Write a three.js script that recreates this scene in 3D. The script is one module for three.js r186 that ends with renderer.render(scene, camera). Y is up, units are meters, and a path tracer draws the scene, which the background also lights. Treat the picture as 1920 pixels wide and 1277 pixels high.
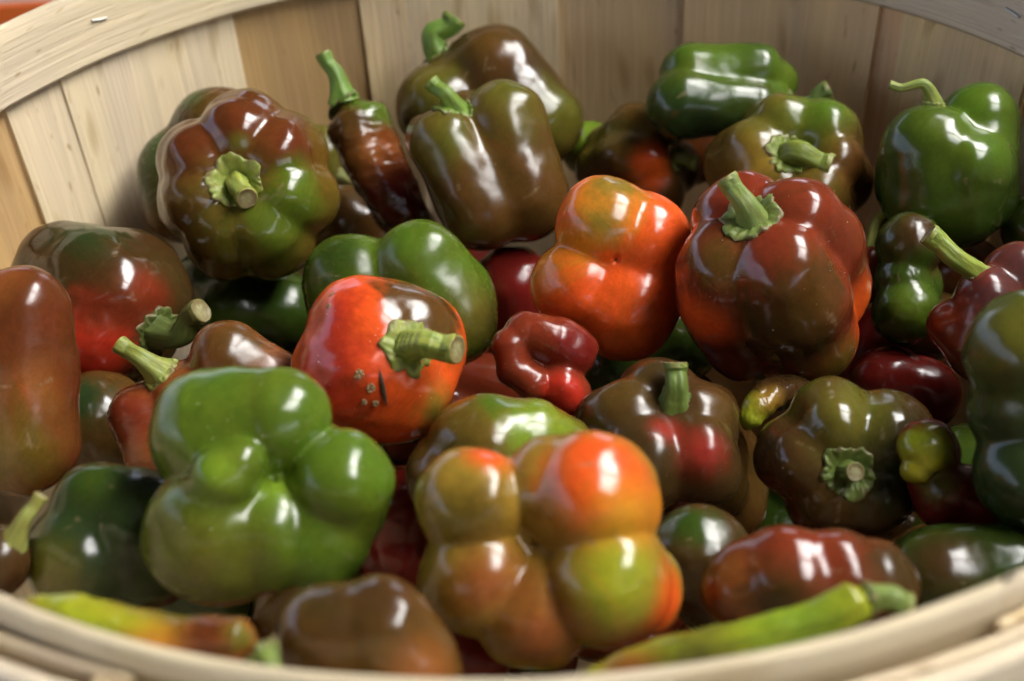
import * as THREE from 'three';
import { mergeGeometries } from 'three/addons/utils/BufferGeometryUtils.js';
import { createNoise3D } from 'simplex-noise';

// ------------------------------------------------------------------ camera
const scene = new THREE.Scene();
const camera = new THREE.PerspectiveCamera(28, 1024 / 681, 0.02, 200);
camera.position.set(-0.0045, 0.5068, 0.4149);
camera.up.set(0.0557, 0.8149, -0.5769);
camera.lookAt(-0.0045 - 0.0007, 0.5068 - 0.5778, 0.4149 - 0.8162);
camera.focus = 0.49;
camera.userData.fStop = 7.8;

// ------------------------------------------------------------------ light
function rng(seed) { let s = seed >>> 0; return () => { s = (s + 0x6D2B79F5) >>> 0; let t = Math.imul(s ^ (s >>> 15), 1 | s); t = (t + Math.imul(t ^ (t >>> 7), 61 | t)) ^ t; return ((t ^ (t >>> 14)) >>> 0) / 4294967296; }; }
const noise = createNoise3D(rng(11));
const SUN = new THREE.Vector3(0.78, 0.62, -0.12).normalize();          // beyond the canopies: no direct sun reaches the basket
function makeSky() {                                                     // hazy summer sky: white glare round the sun, blue away from it, thin cloud
  const w = 512, h = 256, d = new Float32Array(w * h * 4), v = new THREE.Vector3();
  for (let j = 0; j < h; j++) for (let i = 0; i < w; i++) {
    const el = ((j + 0.5) / h - 0.5) * Math.PI, az = ((i + 0.5) / w) * Math.PI * 2, o = (j * w + i) * 4;
    v.set(-Math.cos(el) * Math.cos(az), Math.sin(el), -Math.cos(el) * Math.sin(az));
    const up = Math.max(0, v.y), q = 1 / (0.25 + up), ang = Math.acos(Math.max(-1, Math.min(1, v.dot(SUN))));
    const c = noise(v.x * q * 0.9, 3.1, v.z * q * 0.9) * 0.6 + noise(v.x * q * 2.2, 7.7, v.z * q * 2.2) * 0.3 + noise(v.x * q * 5, 1.7, v.z * q * 5) * 0.12;
    const cl = THREE.MathUtils.smoothstep(c, 0.0, 0.7) * 0.6, z = Math.pow(1 - up, 3), glare = 15 * Math.exp(-ang * ang / 0.35) + 0.5 * Math.exp(-ang / 0.9);
    for (let k = 0; k < 3; k++) {
      const blue = [0.40, 0.50, 0.76][k] * (1 - z) + [0.30, 0.36, 0.50][k] * z;
      d[o + k] = v.y < 0 ? [0.20, 0.19, 0.17][k] : blue * (1 - cl) + 1.2 * cl + glare * [1, 0.97, 0.91][k];
    }
    d[o + 3] = 1;
  }
  const t = new THREE.DataTexture(d, w, h, THREE.RGBAFormat, THREE.FloatType);
  t.mapping = THREE.EquirectangularReflectionMapping; t.magFilter = THREE.LinearFilter; t.needsUpdate = true;
  return t;
}
scene.background = makeSky();
scene.environment = scene.background;
scene.backgroundIntensity = 1; scene.environmentIntensity = 1;
const sun = new THREE.DirectionalLight(new THREE.Color(1, 0.95, 0.87), 3.0);
sun.position.copy(SUN).multiplyScalar(9); sun.target.position.set(0, 0.2, 0);
sun.castShadow = true; sun.shadow.radius = 2; sun.shadow.mapSize.set(2048, 2048);
Object.assign(sun.shadow.camera, { left: -5, right: 5, top: 5, bottom: -5, near: 0.1, far: 20 });
scene.add(sun, sun.target);
const renderer = new THREE.WebGLRenderer({ antialias: true });
renderer.setSize(1024, 681);
renderer.shadowMap.enabled = true;
renderer.toneMapping = THREE.LinearToneMapping;
renderer.toneMappingExposure = 2.5;

// ------------------------------------------------------------------ helpers
const names = new Map();
function numbered(n) { const k = names.get(n) ?? 0; names.set(n, k + 1); return k ? `${n}_${String(k).padStart(3, '0')}` : n; }
function mesh(name, geo, mat, parent) { const m = new THREE.Mesh(geo, mat); m.name = name; m.castShadow = m.receiveShadow = true; parent.add(m); return m; }
function thing(name, label, category, at, group) {
  const g = new THREE.Group(); g.name = numbered(name); g.position.set(...at); g.userData = { label, category };
  if (group) g.userData.group = group;
  scene.add(g); return g;
}
const V = (a) => new THREE.Vector3(a[0], a[1], a[2]);
const sm = (x, a, b) => THREE.MathUtils.smoothstep(x, a, b);
function texture(n, fn, srgb) {
  const d = new Uint8Array(n * n * 4);
  for (let y = 0; y < n; y++) for (let x = 0; x < n; x++) { const c = fn(x / n, y / n), o = (y * n + x) * 4; for (let k = 0; k < 3; k++) d[o + k] = Math.max(0, Math.min(255, Math.round(255 * (Array.isArray(c) ? c[k] : c)))); d[o + 3] = 255; }
  const t = new THREE.DataTexture(d, n, n); t.wrapS = t.wrapT = THREE.RepeatWrapping; t.magFilter = THREE.LinearFilter; t.minFilter = THREE.LinearMipmapLinearFilter; t.generateMipmaps = true;
  if (srgb) t.colorSpace = THREE.SRGBColorSpace; t.needsUpdate = true; return t;
}
// noise that repeats on a torus
const tn = (x, y, fx, fy, z) => { const a = x * Math.PI * 2, b = y * Math.PI * 2; return noise(Math.cos(a) * fx + z, Math.sin(a) * fx + Math.cos(b) * fy, Math.sin(b) * fy + z * 1.7); };

// ------------------------------------------------------------------ wood: the grain runs along v
function woodMap(z) {
  return texture(1024, (x, y) => {
    const warp = 0.015 * tn(x, y, 0.5, 0.5, z);
    const g1 = tn(x + warp, y, 9, 0.35, z + 2), g2 = tn(x + warp, y, 30, 0.8, z + 5), g3 = tn(x, y, 75, 2.5, z + 9), b = tn(x, y, 1.1, 0.7, z + 13);
    let v = 0.91 + 0.028 * g1 + 0.022 * g2 + 0.02 * g3 + 0.045 * b;
    const st = Math.max(0, tn(x, y, 7, 5, z + 20) - 0.78) * 1.3 * Math.max(0, 0.3 + tn(x, y, 1.2, 1.2, z + 33)) + Math.max(0, tn(x, y, 2.2, 1.6, z + 27) - 0.55) * 0.3;       // stains and flecks
    v -= st;
    return [v + 0.012, v - 0.014 - st * 0.2, v - 0.06 - 0.03 * b - st * 0.5];
  }, true);
}
function woodBump(z) { return texture(512, (x, y) => 0.5 + 0.2 * tn(x, y, 30, 0.8, z + 5) + 0.25 * tn(x, y, 60, 2.0, z + 9) + 0.1 * tn(x, y, 6, 1, z)); }
const WM = [woodMap(0.3), woodMap(41.7)], WB = woodBump(0.3);
function wood(hex, k, rough = 0.62) { return new THREE.MeshStandardMaterial({ color: hex, map: WM[k], bumpMap: WB, bumpScale: 0.0005, roughness: rough }); }

// ------------------------------------------------------------------ the basket
const RIM = 0.30, RI = 0.2352, SL = 0.097;
const basket = thing('bushel_basket', 'round wooden bushel basket of pale thin staves with hooped rim, filled with peppers', 'basket', [0, 0, 0]);
// a slab bent round the basket's axis, angles in degrees from the back; r(y) = inner radius at height y
function bent(a0, a1, y0, y1, r, th, { seg = 10, rows = 6, round = 0.0008, uo = 0, vo = 0, us = 0.22, vs = 0.55, hoop = false, taper = 0, wob = 0, seed = 0 } = {}) {
  const prof = [[0, 0], [1, 0], [1, 1], [0, 1]];                     // th,y corners, chamfered below
  const ring = [];
  const pt = (t, y) => ring.push([t, y]);
  const c = round / th, e = round / (y1 - y0);
  for (let k = 0; k <= rows; k++) pt(0, e + (1 - 2 * e) * k / rows);
  pt(c, 1); pt(1 - c, 1);
  for (let k = rows; k >= 0; k--) pt(1, e + (1 - 2 * e) * k / rows);
  pt(1 - c, 0); pt(c, 0);
  const pos = [], uv = [], idx = [], n = ring.length;
  for (let s = 0; s <= seg; s++) for (let k = 0; k <= n; k++) {
    const [t, yy] = ring[k % n], y = y0 + (y1 - y0) * yy, u = s / seg;
    const half = (a1 - a0) / 2, a = ((a0 + a1) / 2 + half * (2 * u - 1) * (1 - taper * (1 - yy))) * Math.PI / 180;
    const w = wob ? wob * (noise(a * 2.2, y * 4, seed) + 0.4 * noise(a * 7, y * 9, seed + 5)) : 0;
    const R = r(y, a) + t * th + w;
    pos.push(Math.sin(a) * R, y, -Math.cos(a) * R);
    const along = a * 0.235, across = y + t * 0.02;
    hoop ? uv.push(across / us + uo, along / vs + vo) : uv.push(along / us + uo + t * 0.01, y / vs + vo);
  }
  const m = n + 1;
  for (let s = 0; s < seg; s++) for (let k = 0; k < n; k++) { const a = s * m + k, b = a + 1, c2 = a + m, d = c2 + 1; idx.push(a, b, c2, b, d, c2); }
  for (const s of [0, seg]) {                                       // end caps
    const o = pos.length / 3; for (let k = 0; k < n; k++) { const q = (s * m + k) * 3; pos.push(pos[q], pos[q + 1], pos[q + 2]); uv.push(uv[(s * m + k) * 2], uv[(s * m + k) * 2 + 1]); }
    const tri = THREE.ShapeUtils.triangulateShape(ring.map((p) => new THREE.Vector2(p[0] * th, p[1] * (y1 - y0))), []);
    for (const [a, b, c2] of tri) s ? idx.push(o + a, o + b, o + c2) : idx.push(o + a, o + c2, o + b);
  }
  const g = new THREE.BufferGeometry();
  g.setAttribute('position', new THREE.Float32BufferAttribute(pos, 3)); g.setAttribute('uv', new THREE.Float32BufferAttribute(uv, 2)); g.setIndex(idx); g.computeVertexNormals();
  return g;
}
const inner = (y) => RI - SL * (RIM - y);
{
  // [from, to, layer, colour] for the staves the pile leaves in view; then the ones round the front and sides
  const P = 0xe2d4ba, T = 0xb89a6d, G = 0xe6d5b5, K = 0xe8cb9e, Q = 0xdac6a4;
  const list = [[-75.5, -61.3, 1, 0xc6a678], [-62.1, -54.8, 0, P], [-54.6, -32.5, 0, 0xe4d7bf], [-34, -16, 1, T], [-17.2, -11.6, 0, 0xe8d3ae], [-11.4, 6.6, 0, G], [5, 23, 1, 0xd2b994], [21.9, 45.2, 0, K], [44.6, 49.5, 1, 0xe6c198], [48.3, 64.4, 0, 0xe2cb9f], [64.2, 72, 1, Q]];
  const R = rng(5);
  for (let a = 72; a < 284;) { const w = a > 250 ? 284 - a : 9 + R() * 9; list.push([a - 0.8, a + w + 0.8, list.length % 2, [P, Q, G, 0xe2cfae][Math.floor(R() * 4)]]); a += w; }
  list.forEach(([a0, a1, layer, col], i) => {
    const th = 0.0022, off = 0.0052 + layer * 0.0026;
    mesh('stave', bent(a0, a1, 0.004, RIM - 0.006 - R() * 0.002, (y) => inner(y) + off, th, { seg: 8, rows: 8, uo: R(), vo: R(), wob: 0.0006, seed: i * 3.3, round: 0.0005 }), wood(col, i % 2), basket);
  });
  mesh('inner_hoop', bent(-204, 157, RIM - 0.0313, RIM, (y) => inner(y), 0.0042, { seg: 150, rows: 5, hoop: true, uo: 0.2, wob: 0.0003, seed: 50, round: 0.0016 }), wood(0xd9cdb6, 1), basket);
  mesh('outer_hoop', bent(172, 525, RIM - 0.039, RIM - 0.008, (y) => inner(y) + 0.0102, 0.005, { seg: 150, rows: 5, hoop: true, uo: 0.6, wob: 0.0005, seed: 60, round: 0.0014 }), wood(0xe7dcc6, 0), basket);
  mesh('base', new THREE.CylinderGeometry(0.209, 0.207, 0.006, 72).translate(0, 0.005, 0), wood(0xcdb48d, 1), basket);
  // wire staples through the inner hoop
  const steel = new THREE.MeshStandardMaterial({ color: 0xb9b9b6, metalness: 1, roughness: 0.3 });
  for (const [a, y] of [[-48.8, 0.2865], [-5, 0.284], [62, 0.285]]) {
    const t = a * Math.PI / 180, r = inner(y) - 0.0006;
    const g = new THREE.CapsuleGeometry(0.0006, 0.007, 4, 8).rotateZ(Math.PI / 2 - 0.18).rotateY(-t); g.translate(Math.sin(t) * r, y, -Math.cos(t) * r);
    mesh('staple', g, steel, basket);
  }
}

// ------------------------------------------------------------------ peppers
const skinBump = texture(512, (x, y) => 0.5 + 0.22 * tn(x, y, 2.2, 2.2, 3) + 0.16 * tn(x, y, 6, 6, 8) + 0.1 * tn(x, y, 20, 20, 15));
const skinMap = texture(512, (x, y) => { const p = tn(x, y, 26, 26, 31); const q = tn(x, y, 60, 60, 37), v = 0.90 + 0.03 * tn(x, y, 3, 3, 21) + 0.03 * tn(x, y, 10, 10, 25) + (p > 0.74 ? 0.04 : 0) + (q > 0.8 ? 0.1 : 0); return v; }, true);
const skinRough = texture(512, (x, y) => { const b = 0.5 + 0.5 * tn(x, y, 1.6, 1.6, 51), f = tn(x, y, 14, 14, 55), s = tn(x, y, 40, 5, 58); const v = 0.62 + 0.26 * b + 0.04 * f + 0.02 * s; return [v, v, v]; });
const skins = new Map();
function skinMat(g) { if (!skins.has(g)) skins.set(g, new THREE.MeshPhysicalMaterial({ vertexColors: true, map: skinMap, roughnessMap: skinRough, roughness: 0.24 * g, ior: 1.48, bumpMap: skinBump, bumpScale: 0.000018 })); return skins.get(g); }
const stemMat = new THREE.MeshPhysicalMaterial({ vertexColors: true, roughness: 0.5, bumpMap: skinBump, bumpScale: 0.00015 });
const soilMat = new THREE.MeshStandardMaterial({ color: 0x8d7351, roughness: 1 });
const dustMat = new THREE.MeshStandardMaterial({ color: 0xcfc7b4, roughness: 1 });

// directions of a cube sphere, shared by all fruit of one detail
const grids = new Map();
function grid(N) {
  if (grids.has(N)) return grids.get(N);
  const dirs = [], key = new Map(), map = [], uv = [], idx = [], widx = [];
  const F = [[[1, 0, 0], [0, 1, 0], [0, 0, 1]], [[-1, 0, 0], [0, 1, 0], [0, 0, -1]], [[0, 1, 0], [0, 0, 1], [1, 0, 0]], [[0, -1, 0], [0, 0, 1], [-1, 0, 0]], [[0, 0, 1], [0, 1, 0], [-1, 0, 0]], [[0, 0, -1], [0, 1, 0], [1, 0, 0]]];
  F.forEach(([n, u, r], fi) => {
    const o = uv.length / 2;
    for (let j = 0; j <= N; j++) for (let i = 0; i <= N; i++) {
      const a = Math.tan((i / N * 2 - 1) * Math.PI / 4), b = Math.tan((j / N * 2 - 1) * Math.PI / 4);
      const d = new THREE.Vector3(n[0] + u[0] * a + r[0] * b, n[1] + u[1] * a + r[1] * b, n[2] + u[2] * a + r[2] * b).normalize();
      const k = `${Math.round(d.x * 1e5)},${Math.round(d.y * 1e5)},${Math.round(d.z * 1e5)}`;
      if (!key.has(k)) { key.set(k, dirs.length); dirs.push(d); }
      map.push(key.get(k)); uv.push(i / N + fi * 0.37, j / N + fi * 0.61);
    }
    for (let j = 0; j < N; j++) for (let i = 0; i < N; i++) { const a = o + j * (N + 1) + i, b = a + 1, c = a + N + 1, d = c + 1; idx.push(a, b, c, b, d, c); }
  });
  for (const i of idx) widx.push(map[i]);
  const g = { dirs, map, uv, idx, widx }; grids.set(N, g); return g;
}
function field(lobes, k) {
  const L = lobes.map(([ax, ay, az, ra, bx, by, bz, rb]) => { const dx = bx - ax, dy = by - ay, dz = bz - az; return [ax, ay, az, ra, dx, dy, dz, rb - ra, 1 / Math.max(1e-12, dx * dx + dy * dy + dz * dz)]; });
  const ds = new Float64Array(L.length);
  return (x, y, z) => {
    let m = 1e9;
    for (let i = 0; i < L.length; i++) {
      const l = L[i], px = x - l[0], py = y - l[1], pz = z - l[2];
      let h = (px * l[4] + py * l[5] + pz * l[6]) * l[8]; h = h < 0 ? 0 : h > 1 ? 1 : h;
      const qx = px - l[4] * h, qy = py - l[5] * h, qz = pz - l[6] * h, d = Math.sqrt(qx * qx + qy * qy + qz * qz) - l[3] - l[7] * h;
      ds[i] = d; if (d < m) m = d;
    }
    let s = 0; for (let i = 0; i < L.length; i++) s += Math.exp((m - ds[i]) / k);
    return m - k * Math.log(s);
  };
}
function trace(f, c, d, far) {                                       // from outside inward along d to the surface
  let t = far;
  for (let i = 0; i < 40; i++) { const v = f(c.x + d.x * t, c.y + d.y * t, c.z + d.z * t); t -= v * 0.9; if (Math.abs(v) < 2e-5 || t < 0.002) break; }
  return Math.max(t, 0.002);
}
function paint(p, s, seed) {                                         // pigment of the skin at p: borders break up along the ribs, fine mottling
  const a = s.grain, al = p.x * a[0] + p.y * a[1] + p.z * a[2], rx = p.x - a[0] * al, ry = p.y - a[1] * al, rz = p.z - a[2] * al, rl = 1 / Math.max(0.004, Math.hypot(rx, ry, rz));
  const st = noise(rx * rl * 4 + seed, ry * rl * 4 + rz * rl * 3, al * 22) * 0.6 + noise(rx * rl * 11, ry * rl * 11 + seed, rz * rl * 11 + al * 30) * 0.4;
  const n1 = noise(p.x * 55 + seed, p.y * 55, p.z * 55), n2 = noise(p.x * 190, p.y * 190 + seed, p.z * 190), n3 = noise(p.x * 600, p.y * 600, p.z * 600 + seed);
  const c = [s.skin[0], s.skin[1], s.skin[2]];
  for (const [x, y, z, R, r, g, b, soft] of s.patches) {
    const d = Math.hypot(p.x - x, p.y - y, p.z - z) + R * (0.20 * st + 0.14 * n1 + 0.07 * n2 + 0.03 * n3), w = 1 - sm(d, R * (1 - soft), R * (1 + soft * 0.6));
    c[0] += (r - c[0]) * w; c[1] += (g - c[1]) * w; c[2] += (b - c[2]) * w;
  }
  const k = 1 + 0.06 * n1 + 0.06 * n2 + 0.06 * n3 + 0.08 * st, h = 0.07 * noise(p.x * 30, p.y * 30, p.z * 30 + seed * 2) + 0.06 * st;
  return [c[0] * k * (1 + h), c[1] * k * (1 - h), c[2] * k];
}
function fruitBell(s, seed) {
  const f = field(s.lobes, s.blend), G = grid(s.detail), c = V(s.core);
  let far = 0; for (const l of s.lobes) far = Math.max(far, Math.hypot(l[0] - c.x, l[1] - c.y, l[2] - c.z) + l[3], Math.hypot(l[4] - c.x, l[5] - c.y, l[6] - c.z) + l[7]);
  far += 0.01;
  const size = far * 0.8, W = new Float32Array(G.dirs.length * 3), col = new Float32Array(G.dirs.length * 3), p = new THREE.Vector3();
  const wr = s.wrinkle ?? 0, RS = rng(Math.round(seed * 100) + 3), scuffs = [];
  for (let i = 0; i < (s.detail > 40 ? 9 : 0); i++) { const a = new THREE.Vector3(RS() - 0.5, RS() - 0.3, RS() - 0.25).normalize(), b = new THREE.Vector3(RS() - 0.5, RS() - 0.5, RS() - 0.5).cross(a).normalize(); scuffs.push([a, b, 0.05 + RS() * 0.14, 0.012 + RS() * 0.02, 0.25 + RS() * 0.4]); }
  G.dirs.forEach((d, i) => {
    let t = trace(f, c, d, far);
    p.copy(d).multiplyScalar(t).add(c);
    const q = 1 / size;
    t += size * (0.020 * noise(p.x * q * 1.7 + seed, p.y * q * 1.7, p.z * q * 1.7) + 0.0032 * noise(p.x * q * 4.5, p.y * q * 4.5 + seed, p.z * q * 4.5) + 0.0003 * noise(p.x * q * 12, p.y * q * 12, p.z * q * 12 + seed));
    if (wr) t += size * wr * 0.03 * noise(p.x * q * 9, p.y * q * 5 + seed, p.z * q * 9);
    if (s.scar) { const a = d.x * s.scar[0] + d.y * s.scar[1] + d.z * s.scar[2]; t -= size * 0.035 * sm(a, 0.9965, 0.9998); }
    p.copy(d).multiplyScalar(t).add(c); p.toArray(W, i * 3);
    const k = paint(p, s, seed);
    for (const [sd, stn, half, wid, str] of scuffs) { const al = d.x * stn.x + d.y * stn.y + d.z * stn.z, dn = d.x * sd.x + d.y * sd.y + d.z * sd.z; if (dn < 0.8 || Math.abs(al) > half) continue; const off = Math.sqrt(Math.max(0, 1 - dn * dn - al * al)) + wid * 0.8 * noise(al * 9, seed, 1), w = str * (1 - sm(off, wid * 0.4, wid)) * (1 - sm(Math.abs(al), half * 0.6, half)) * (0.5 + 0.5 * noise(al * 40, seed, 5)); k[0] += (0.30 - k[0]) * w; k[1] += (0.22 - k[1]) * w; k[2] += (0.12 - k[2]) * w; }
    
    if (s.scar) { const a = d.x * s.scar[0] + d.y * s.scar[1] + d.z * s.scar[2], w = sm(a, 0.9993, 0.9998) * 0.8; k[0] += (0.05 - k[0]) * w; k[1] += (0.035 - k[1]) * w; k[2] += (0.015 - k[2]) * w; }
    col.set(k, i * 3);
  });
  const g0 = new THREE.BufferGeometry(); g0.setAttribute('position', new THREE.BufferAttribute(W, 3)); g0.setIndex(G.widx); g0.computeVertexNormals();
  const Nn = g0.attributes.normal.array, n = G.map.length, P = new Float32Array(n * 3), Q = new Float32Array(n * 3), C = new Float32Array(n * 3);
  for (let i = 0; i < n; i++) for (let k = 0; k < 3; k++) { const m = G.map[i] * 3 + k; P[i * 3 + k] = W[m]; Q[i * 3 + k] = Nn[m]; C[i * 3 + k] = col[m]; }
  const g = new THREE.BufferGeometry();
  g.setAttribute('position', new THREE.BufferAttribute(P, 3)); g.setAttribute('normal', new THREE.BufferAttribute(Q, 3)); g.setAttribute('color', new THREE.BufferAttribute(C, 3));
  g.setAttribute('uv', new THREE.Float32BufferAttribute(G.uv, 2)); g.setIndex(G.idx);
  return { g, f, c, far };
}
function sweep(pts, segs, around, radius, color) {                    // closed tube through [point, radius], ends drawn in
  const curve = new THREE.CatmullRomCurve3(pts), fr = curve.computeFrenetFrames(segs), pos = [], col = [], uv = [], idx = [], L = curve.getLength();
  for (let i = 0; i <= segs; i++) {
    const t = i / segs, p = curve.getPointAt(t);
    for (let j = 0; j <= around; j++) {
      const a = j / around * Math.PI * 2, r = radius(t, a, p), q = p.clone().addScaledVector(fr.normals[i], Math.cos(a) * r).addScaledVector(fr.binormals[i], Math.sin(a) * r);
      pos.push(q.x, q.y, q.z); col.push(...color(q, t, a)); uv.push(a / 6.2832 * 1.3, t * L / 0.06);
    }
  }
  for (let i = 0; i < segs; i++) for (let j = 0; j < around; j++) { const a = i * (around + 1) + j, b = a + 1, c = a + around + 1, d = c + 1; idx.push(a, b, c, b, d, c); }
  const g = new THREE.BufferGeometry();
  g.setAttribute('position', new THREE.Float32BufferAttribute(pos, 3)); g.setAttribute('color', new THREE.Float32BufferAttribute(col, 3)); g.setAttribute('uv', new THREE.Float32BufferAttribute(uv, 2)); g.setIndex(idx);
  g.computeVertexNormals();
  const N = g.attributes.normal, va = new THREE.Vector3(), vb = new THREE.Vector3();
  for (let i = 0; i <= segs; i++) { const a = i * (around + 1), b = a + around; va.fromBufferAttribute(N, a); vb.fromBufferAttribute(N, b); va.add(vb).normalize(); N.setXYZ(a, va.x, va.y, va.z); N.setXYZ(b, va.x, va.y, va.z); }
  return { g, curve };
}
function fruitChili(s, seed) {
  const pts = s.path.map(V), rs = s.path.map((p) => p[3]);
  const cum = [0]; for (let i = 1; i < pts.length; i++) cum.push(cum[i - 1] + pts[i].distanceTo(pts[i - 1]));
  const L = cum.at(-1), rad = (t) => { let i = 0; while (i < cum.length - 2 && cum[i + 1] / L < t) i++; const h = (t * L - cum[i]) / (cum[i + 1] - cum[i]), e = h * h * (3 - 2 * h); return rs[i] + (rs[i + 1] - rs[i]) * e; };
  const { g } = sweep(pts, 110, 56, (t, a, p) => {
    const end = Math.sqrt(Math.max(0, Math.min(1, t * L / (rs[0] * 0.8)))) * Math.sqrt(Math.max(0, Math.min(1, (1 - t) * L / (rs.at(-1) * 0.8))));
    return rad(t) * Math.max(0.002, end) * (1 + 0.05 * Math.cos(3 * a + seed + t * 3) + 0.07 * noise(Math.cos(a) * 1.2, Math.sin(a) * 1.2, t * 7 + seed) + 0.02 * noise(Math.cos(a) * 3, Math.sin(a) * 3, t * 30 + seed));
  }, (q) => paint(q, s, seed));
  const v0 = pts[0].clone().lerp(pts[1], Math.min(0.9, rs[0] * 0.9 / pts[0].distanceTo(pts[1]))), lp = [[v0.x, v0.y, v0.z, rs[0] * 0.92], ...s.path.slice(1)];
  const f = field(lp.slice(1).map((b, i) => [...lp[i], ...b]), 0.001);
  return { g, f, c: V(s.path[0]), far: 0.2 };
}
function addStem(root, s, fr, seed) {
  const st = s.stem, R = rng(seed * 77 + 5), ax = V(st.axis).normalize(), e1 = new THREE.Vector3(0.31, 0.2, 0.93).cross(ax).normalize(), e2 = ax.clone().cross(e1), th = V(st.through);
  const drop = (x, y) => { const o = th.clone().addScaledVector(e1, x).addScaledVector(e2, y), far = 0.09; let t = far; for (let i = 0; i < 60; i++) { const v = fr.f(o.x + ax.x * t, o.y + ax.y * t, o.z + ax.z * t); t -= v * 0.9; if (v < 3e-5 || t < -0.06) break; } return t; };
  const h0 = drop(0, 0), base = th.clone().addScaledVector(ax, h0);
  const tone = [st.tone[0] * 1.08, st.tone[1] * 0.92, st.tone[2]], tint = (k, y) => [tone[0] * k * (1 + y), tone[1] * k, tone[2] * k * (1 - y)];
  // stem: ridged, flared where it meets the calyx, a little swollen at the cut
  const tip = base.clone().add(V(st.tip)), len = base.distanceTo(tip), mid = base.clone().addScaledVector(ax, len * 0.55).lerp(base.clone().lerp(tip, 0.5), 0.35);
  const path = [base.clone().addScaledVector(ax, -0.002), base.clone().addScaledVector(ax, len * 0.12), mid, base.clone().lerp(tip, 0.8).lerp(mid, 0.12), tip];
  const ridges = 5, r0 = st.base_radius, r1 = st.tip_radius;
  const { g, curve } = sweep(path, st.rings ? 120 : 40, 36, (t, a) => {
    const flare = Math.pow(1 - t, 4), k = r1 * (1 + 0.15 * sm(t, 0.75, 0.97)) + (r0 - r1) * (0.62 * flare + 0.38 * (1 - t) * (1 - t));
    return k * (1 + 0.06 * Math.cos(ridges * a + t * 2 + seed) + 0.025 * Math.cos(13 * a + seed + t) + 0.03 * noise(Math.cos(a) * 2, Math.sin(a) * 2, t * 5 + seed) + (st.rings ? 0.035 * Math.sin(t * 75) * sm(t, 0.12, 0.2) * (1 - sm(t, 0.58, 0.66)) : 0));
  }, (q, t, a) => tint(0.95 + 0.26 * noise(Math.cos(a) * 6, Math.sin(a) * 6, t * 2.5 + seed) + 0.08 * noise(q.x * 900, q.y * 900, q.z * 900), 0.10 * noise(a, t * 3, seed)));
  const stem = mesh('stem', g, stemMat, root);
  // the cut end: woody, slightly hollow
  const tg = curve.getTangentAt(1), cg = new THREE.BufferGeometry(), cp = [], cc = [], ci = [], cu = [];
  const c1 = new THREE.Vector3(0.4, 0.1, 0.9).cross(tg).normalize(), c2 = tg.clone().cross(c1), end = curve.getPointAt(1), rr = [0, 0.35, 0.7, 0.9, 1.02, 1.06], hh = [0.02, 0.05, 0.0, 0.12, 0.10, -0.35];
  for (let i = 0; i < 6; i++) for (let j = 0; j < 20; j++) {
    const a = j / 20 * Math.PI * 2, w = 1 + 0.06 * noise(Math.cos(a) * 2, Math.sin(a) * 2, seed + 3), q = end.clone().addScaledVector(c1, Math.cos(a) * rr[i] * r1 * 1.13 * w).addScaledVector(c2, Math.sin(a) * rr[i] * r1 * 1.13 * w).addScaledVector(tg, (hh[i] + 0.06 * noise(Math.cos(a) * rr[i] * 3, Math.sin(a) * rr[i] * 3, seed)) * r1);
    cp.push(q.x, q.y, q.z); cu.push(0, 0); const k = 1 + 0.3 * noise(q.x * 1500, q.y * 1500, q.z * 1500); cc.push(...(i < 2 ? [0.26 * k, 0.24 * k, 0.11 * k] : i < 4 ? [0.17 * k, 0.13 * k, 0.05 * k] : [(0.08 + tone[0] * 0.7) * k, (0.06 + tone[1] * 0.7) * k, (0.02 + tone[2] * 0.6) * k]));
    if (i < 5) { const A = i * 20 + j, B = i * 20 + (j + 1) % 20; ci.push(A, A + 20, B, B, A + 20, B + 20); }
  }
  cg.setAttribute('position', new THREE.Float32BufferAttribute(cp, 3)); cg.setAttribute('color', new THREE.Float32BufferAttribute(cc, 3)); cg.setAttribute('uv', new THREE.Float32BufferAttribute(cu, 2)); cg.setIndex(ci); cg.computeVertexNormals();
  mesh('cut_end', cg, stemMat, stem);
  // calyx: a ragged thin collar that follows the shoulder of the fruit
  const RINGS = 9, SEG = 60, pos = [], col = [], uv = [], idx = [], ph = R() * 6.28, n = st.points;
  for (const side of [1, 0]) for (let i = 0; i <= RINGS; i++) for (let j = 0; j < SEG; j++) {
    const a = j / SEG * Math.PI * 2, u = i / RINGS, pt = Math.abs(((a + ph + 0.35 * noise(Math.cos(a), Math.sin(a), seed + 6)) / (Math.PI * 2) * n + 10) % 1 - 0.5) * 2;
    const edge = st.calyx * (0.84 + 0.13 * pt * (1 + 0.7 * noise(Math.cos(a) * 1.3, Math.sin(a) * 1.3, seed + 2)) + 0.10 * noise(Math.cos(a) * 1.8, Math.sin(a) * 1.8, seed) + 0.03 * noise(Math.cos(a) * 8, Math.sin(a) * 8, seed)), rho = edge * u, x = Math.cos(a) * rho, y = Math.sin(a) * rho;
    const h = Math.max(drop(x, y), h0 - 0.012), ruff = u * u * (0.0006 * noise(Math.cos(a) * 4, Math.sin(a) * 4, seed + 9) + 0.0007 * noise(Math.cos(a) * 9, Math.sin(a) * 9, u * 2 + seed)) + 0.0007 * u * noise(x * 420, y * 420, seed);
    const q = th.clone().addScaledVector(e1, x).addScaledVector(e2, y).addScaledVector(ax, (i === 0 ? h0 : h) + (side ? 0.0008 + Math.max(-0.0006, ruff) : -0.0006) + (i === RINGS ? -0.0003 * side : 0));
    pos.push(q.x, q.y, q.z); uv.push(x / 0.04, y / 0.04);
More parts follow.
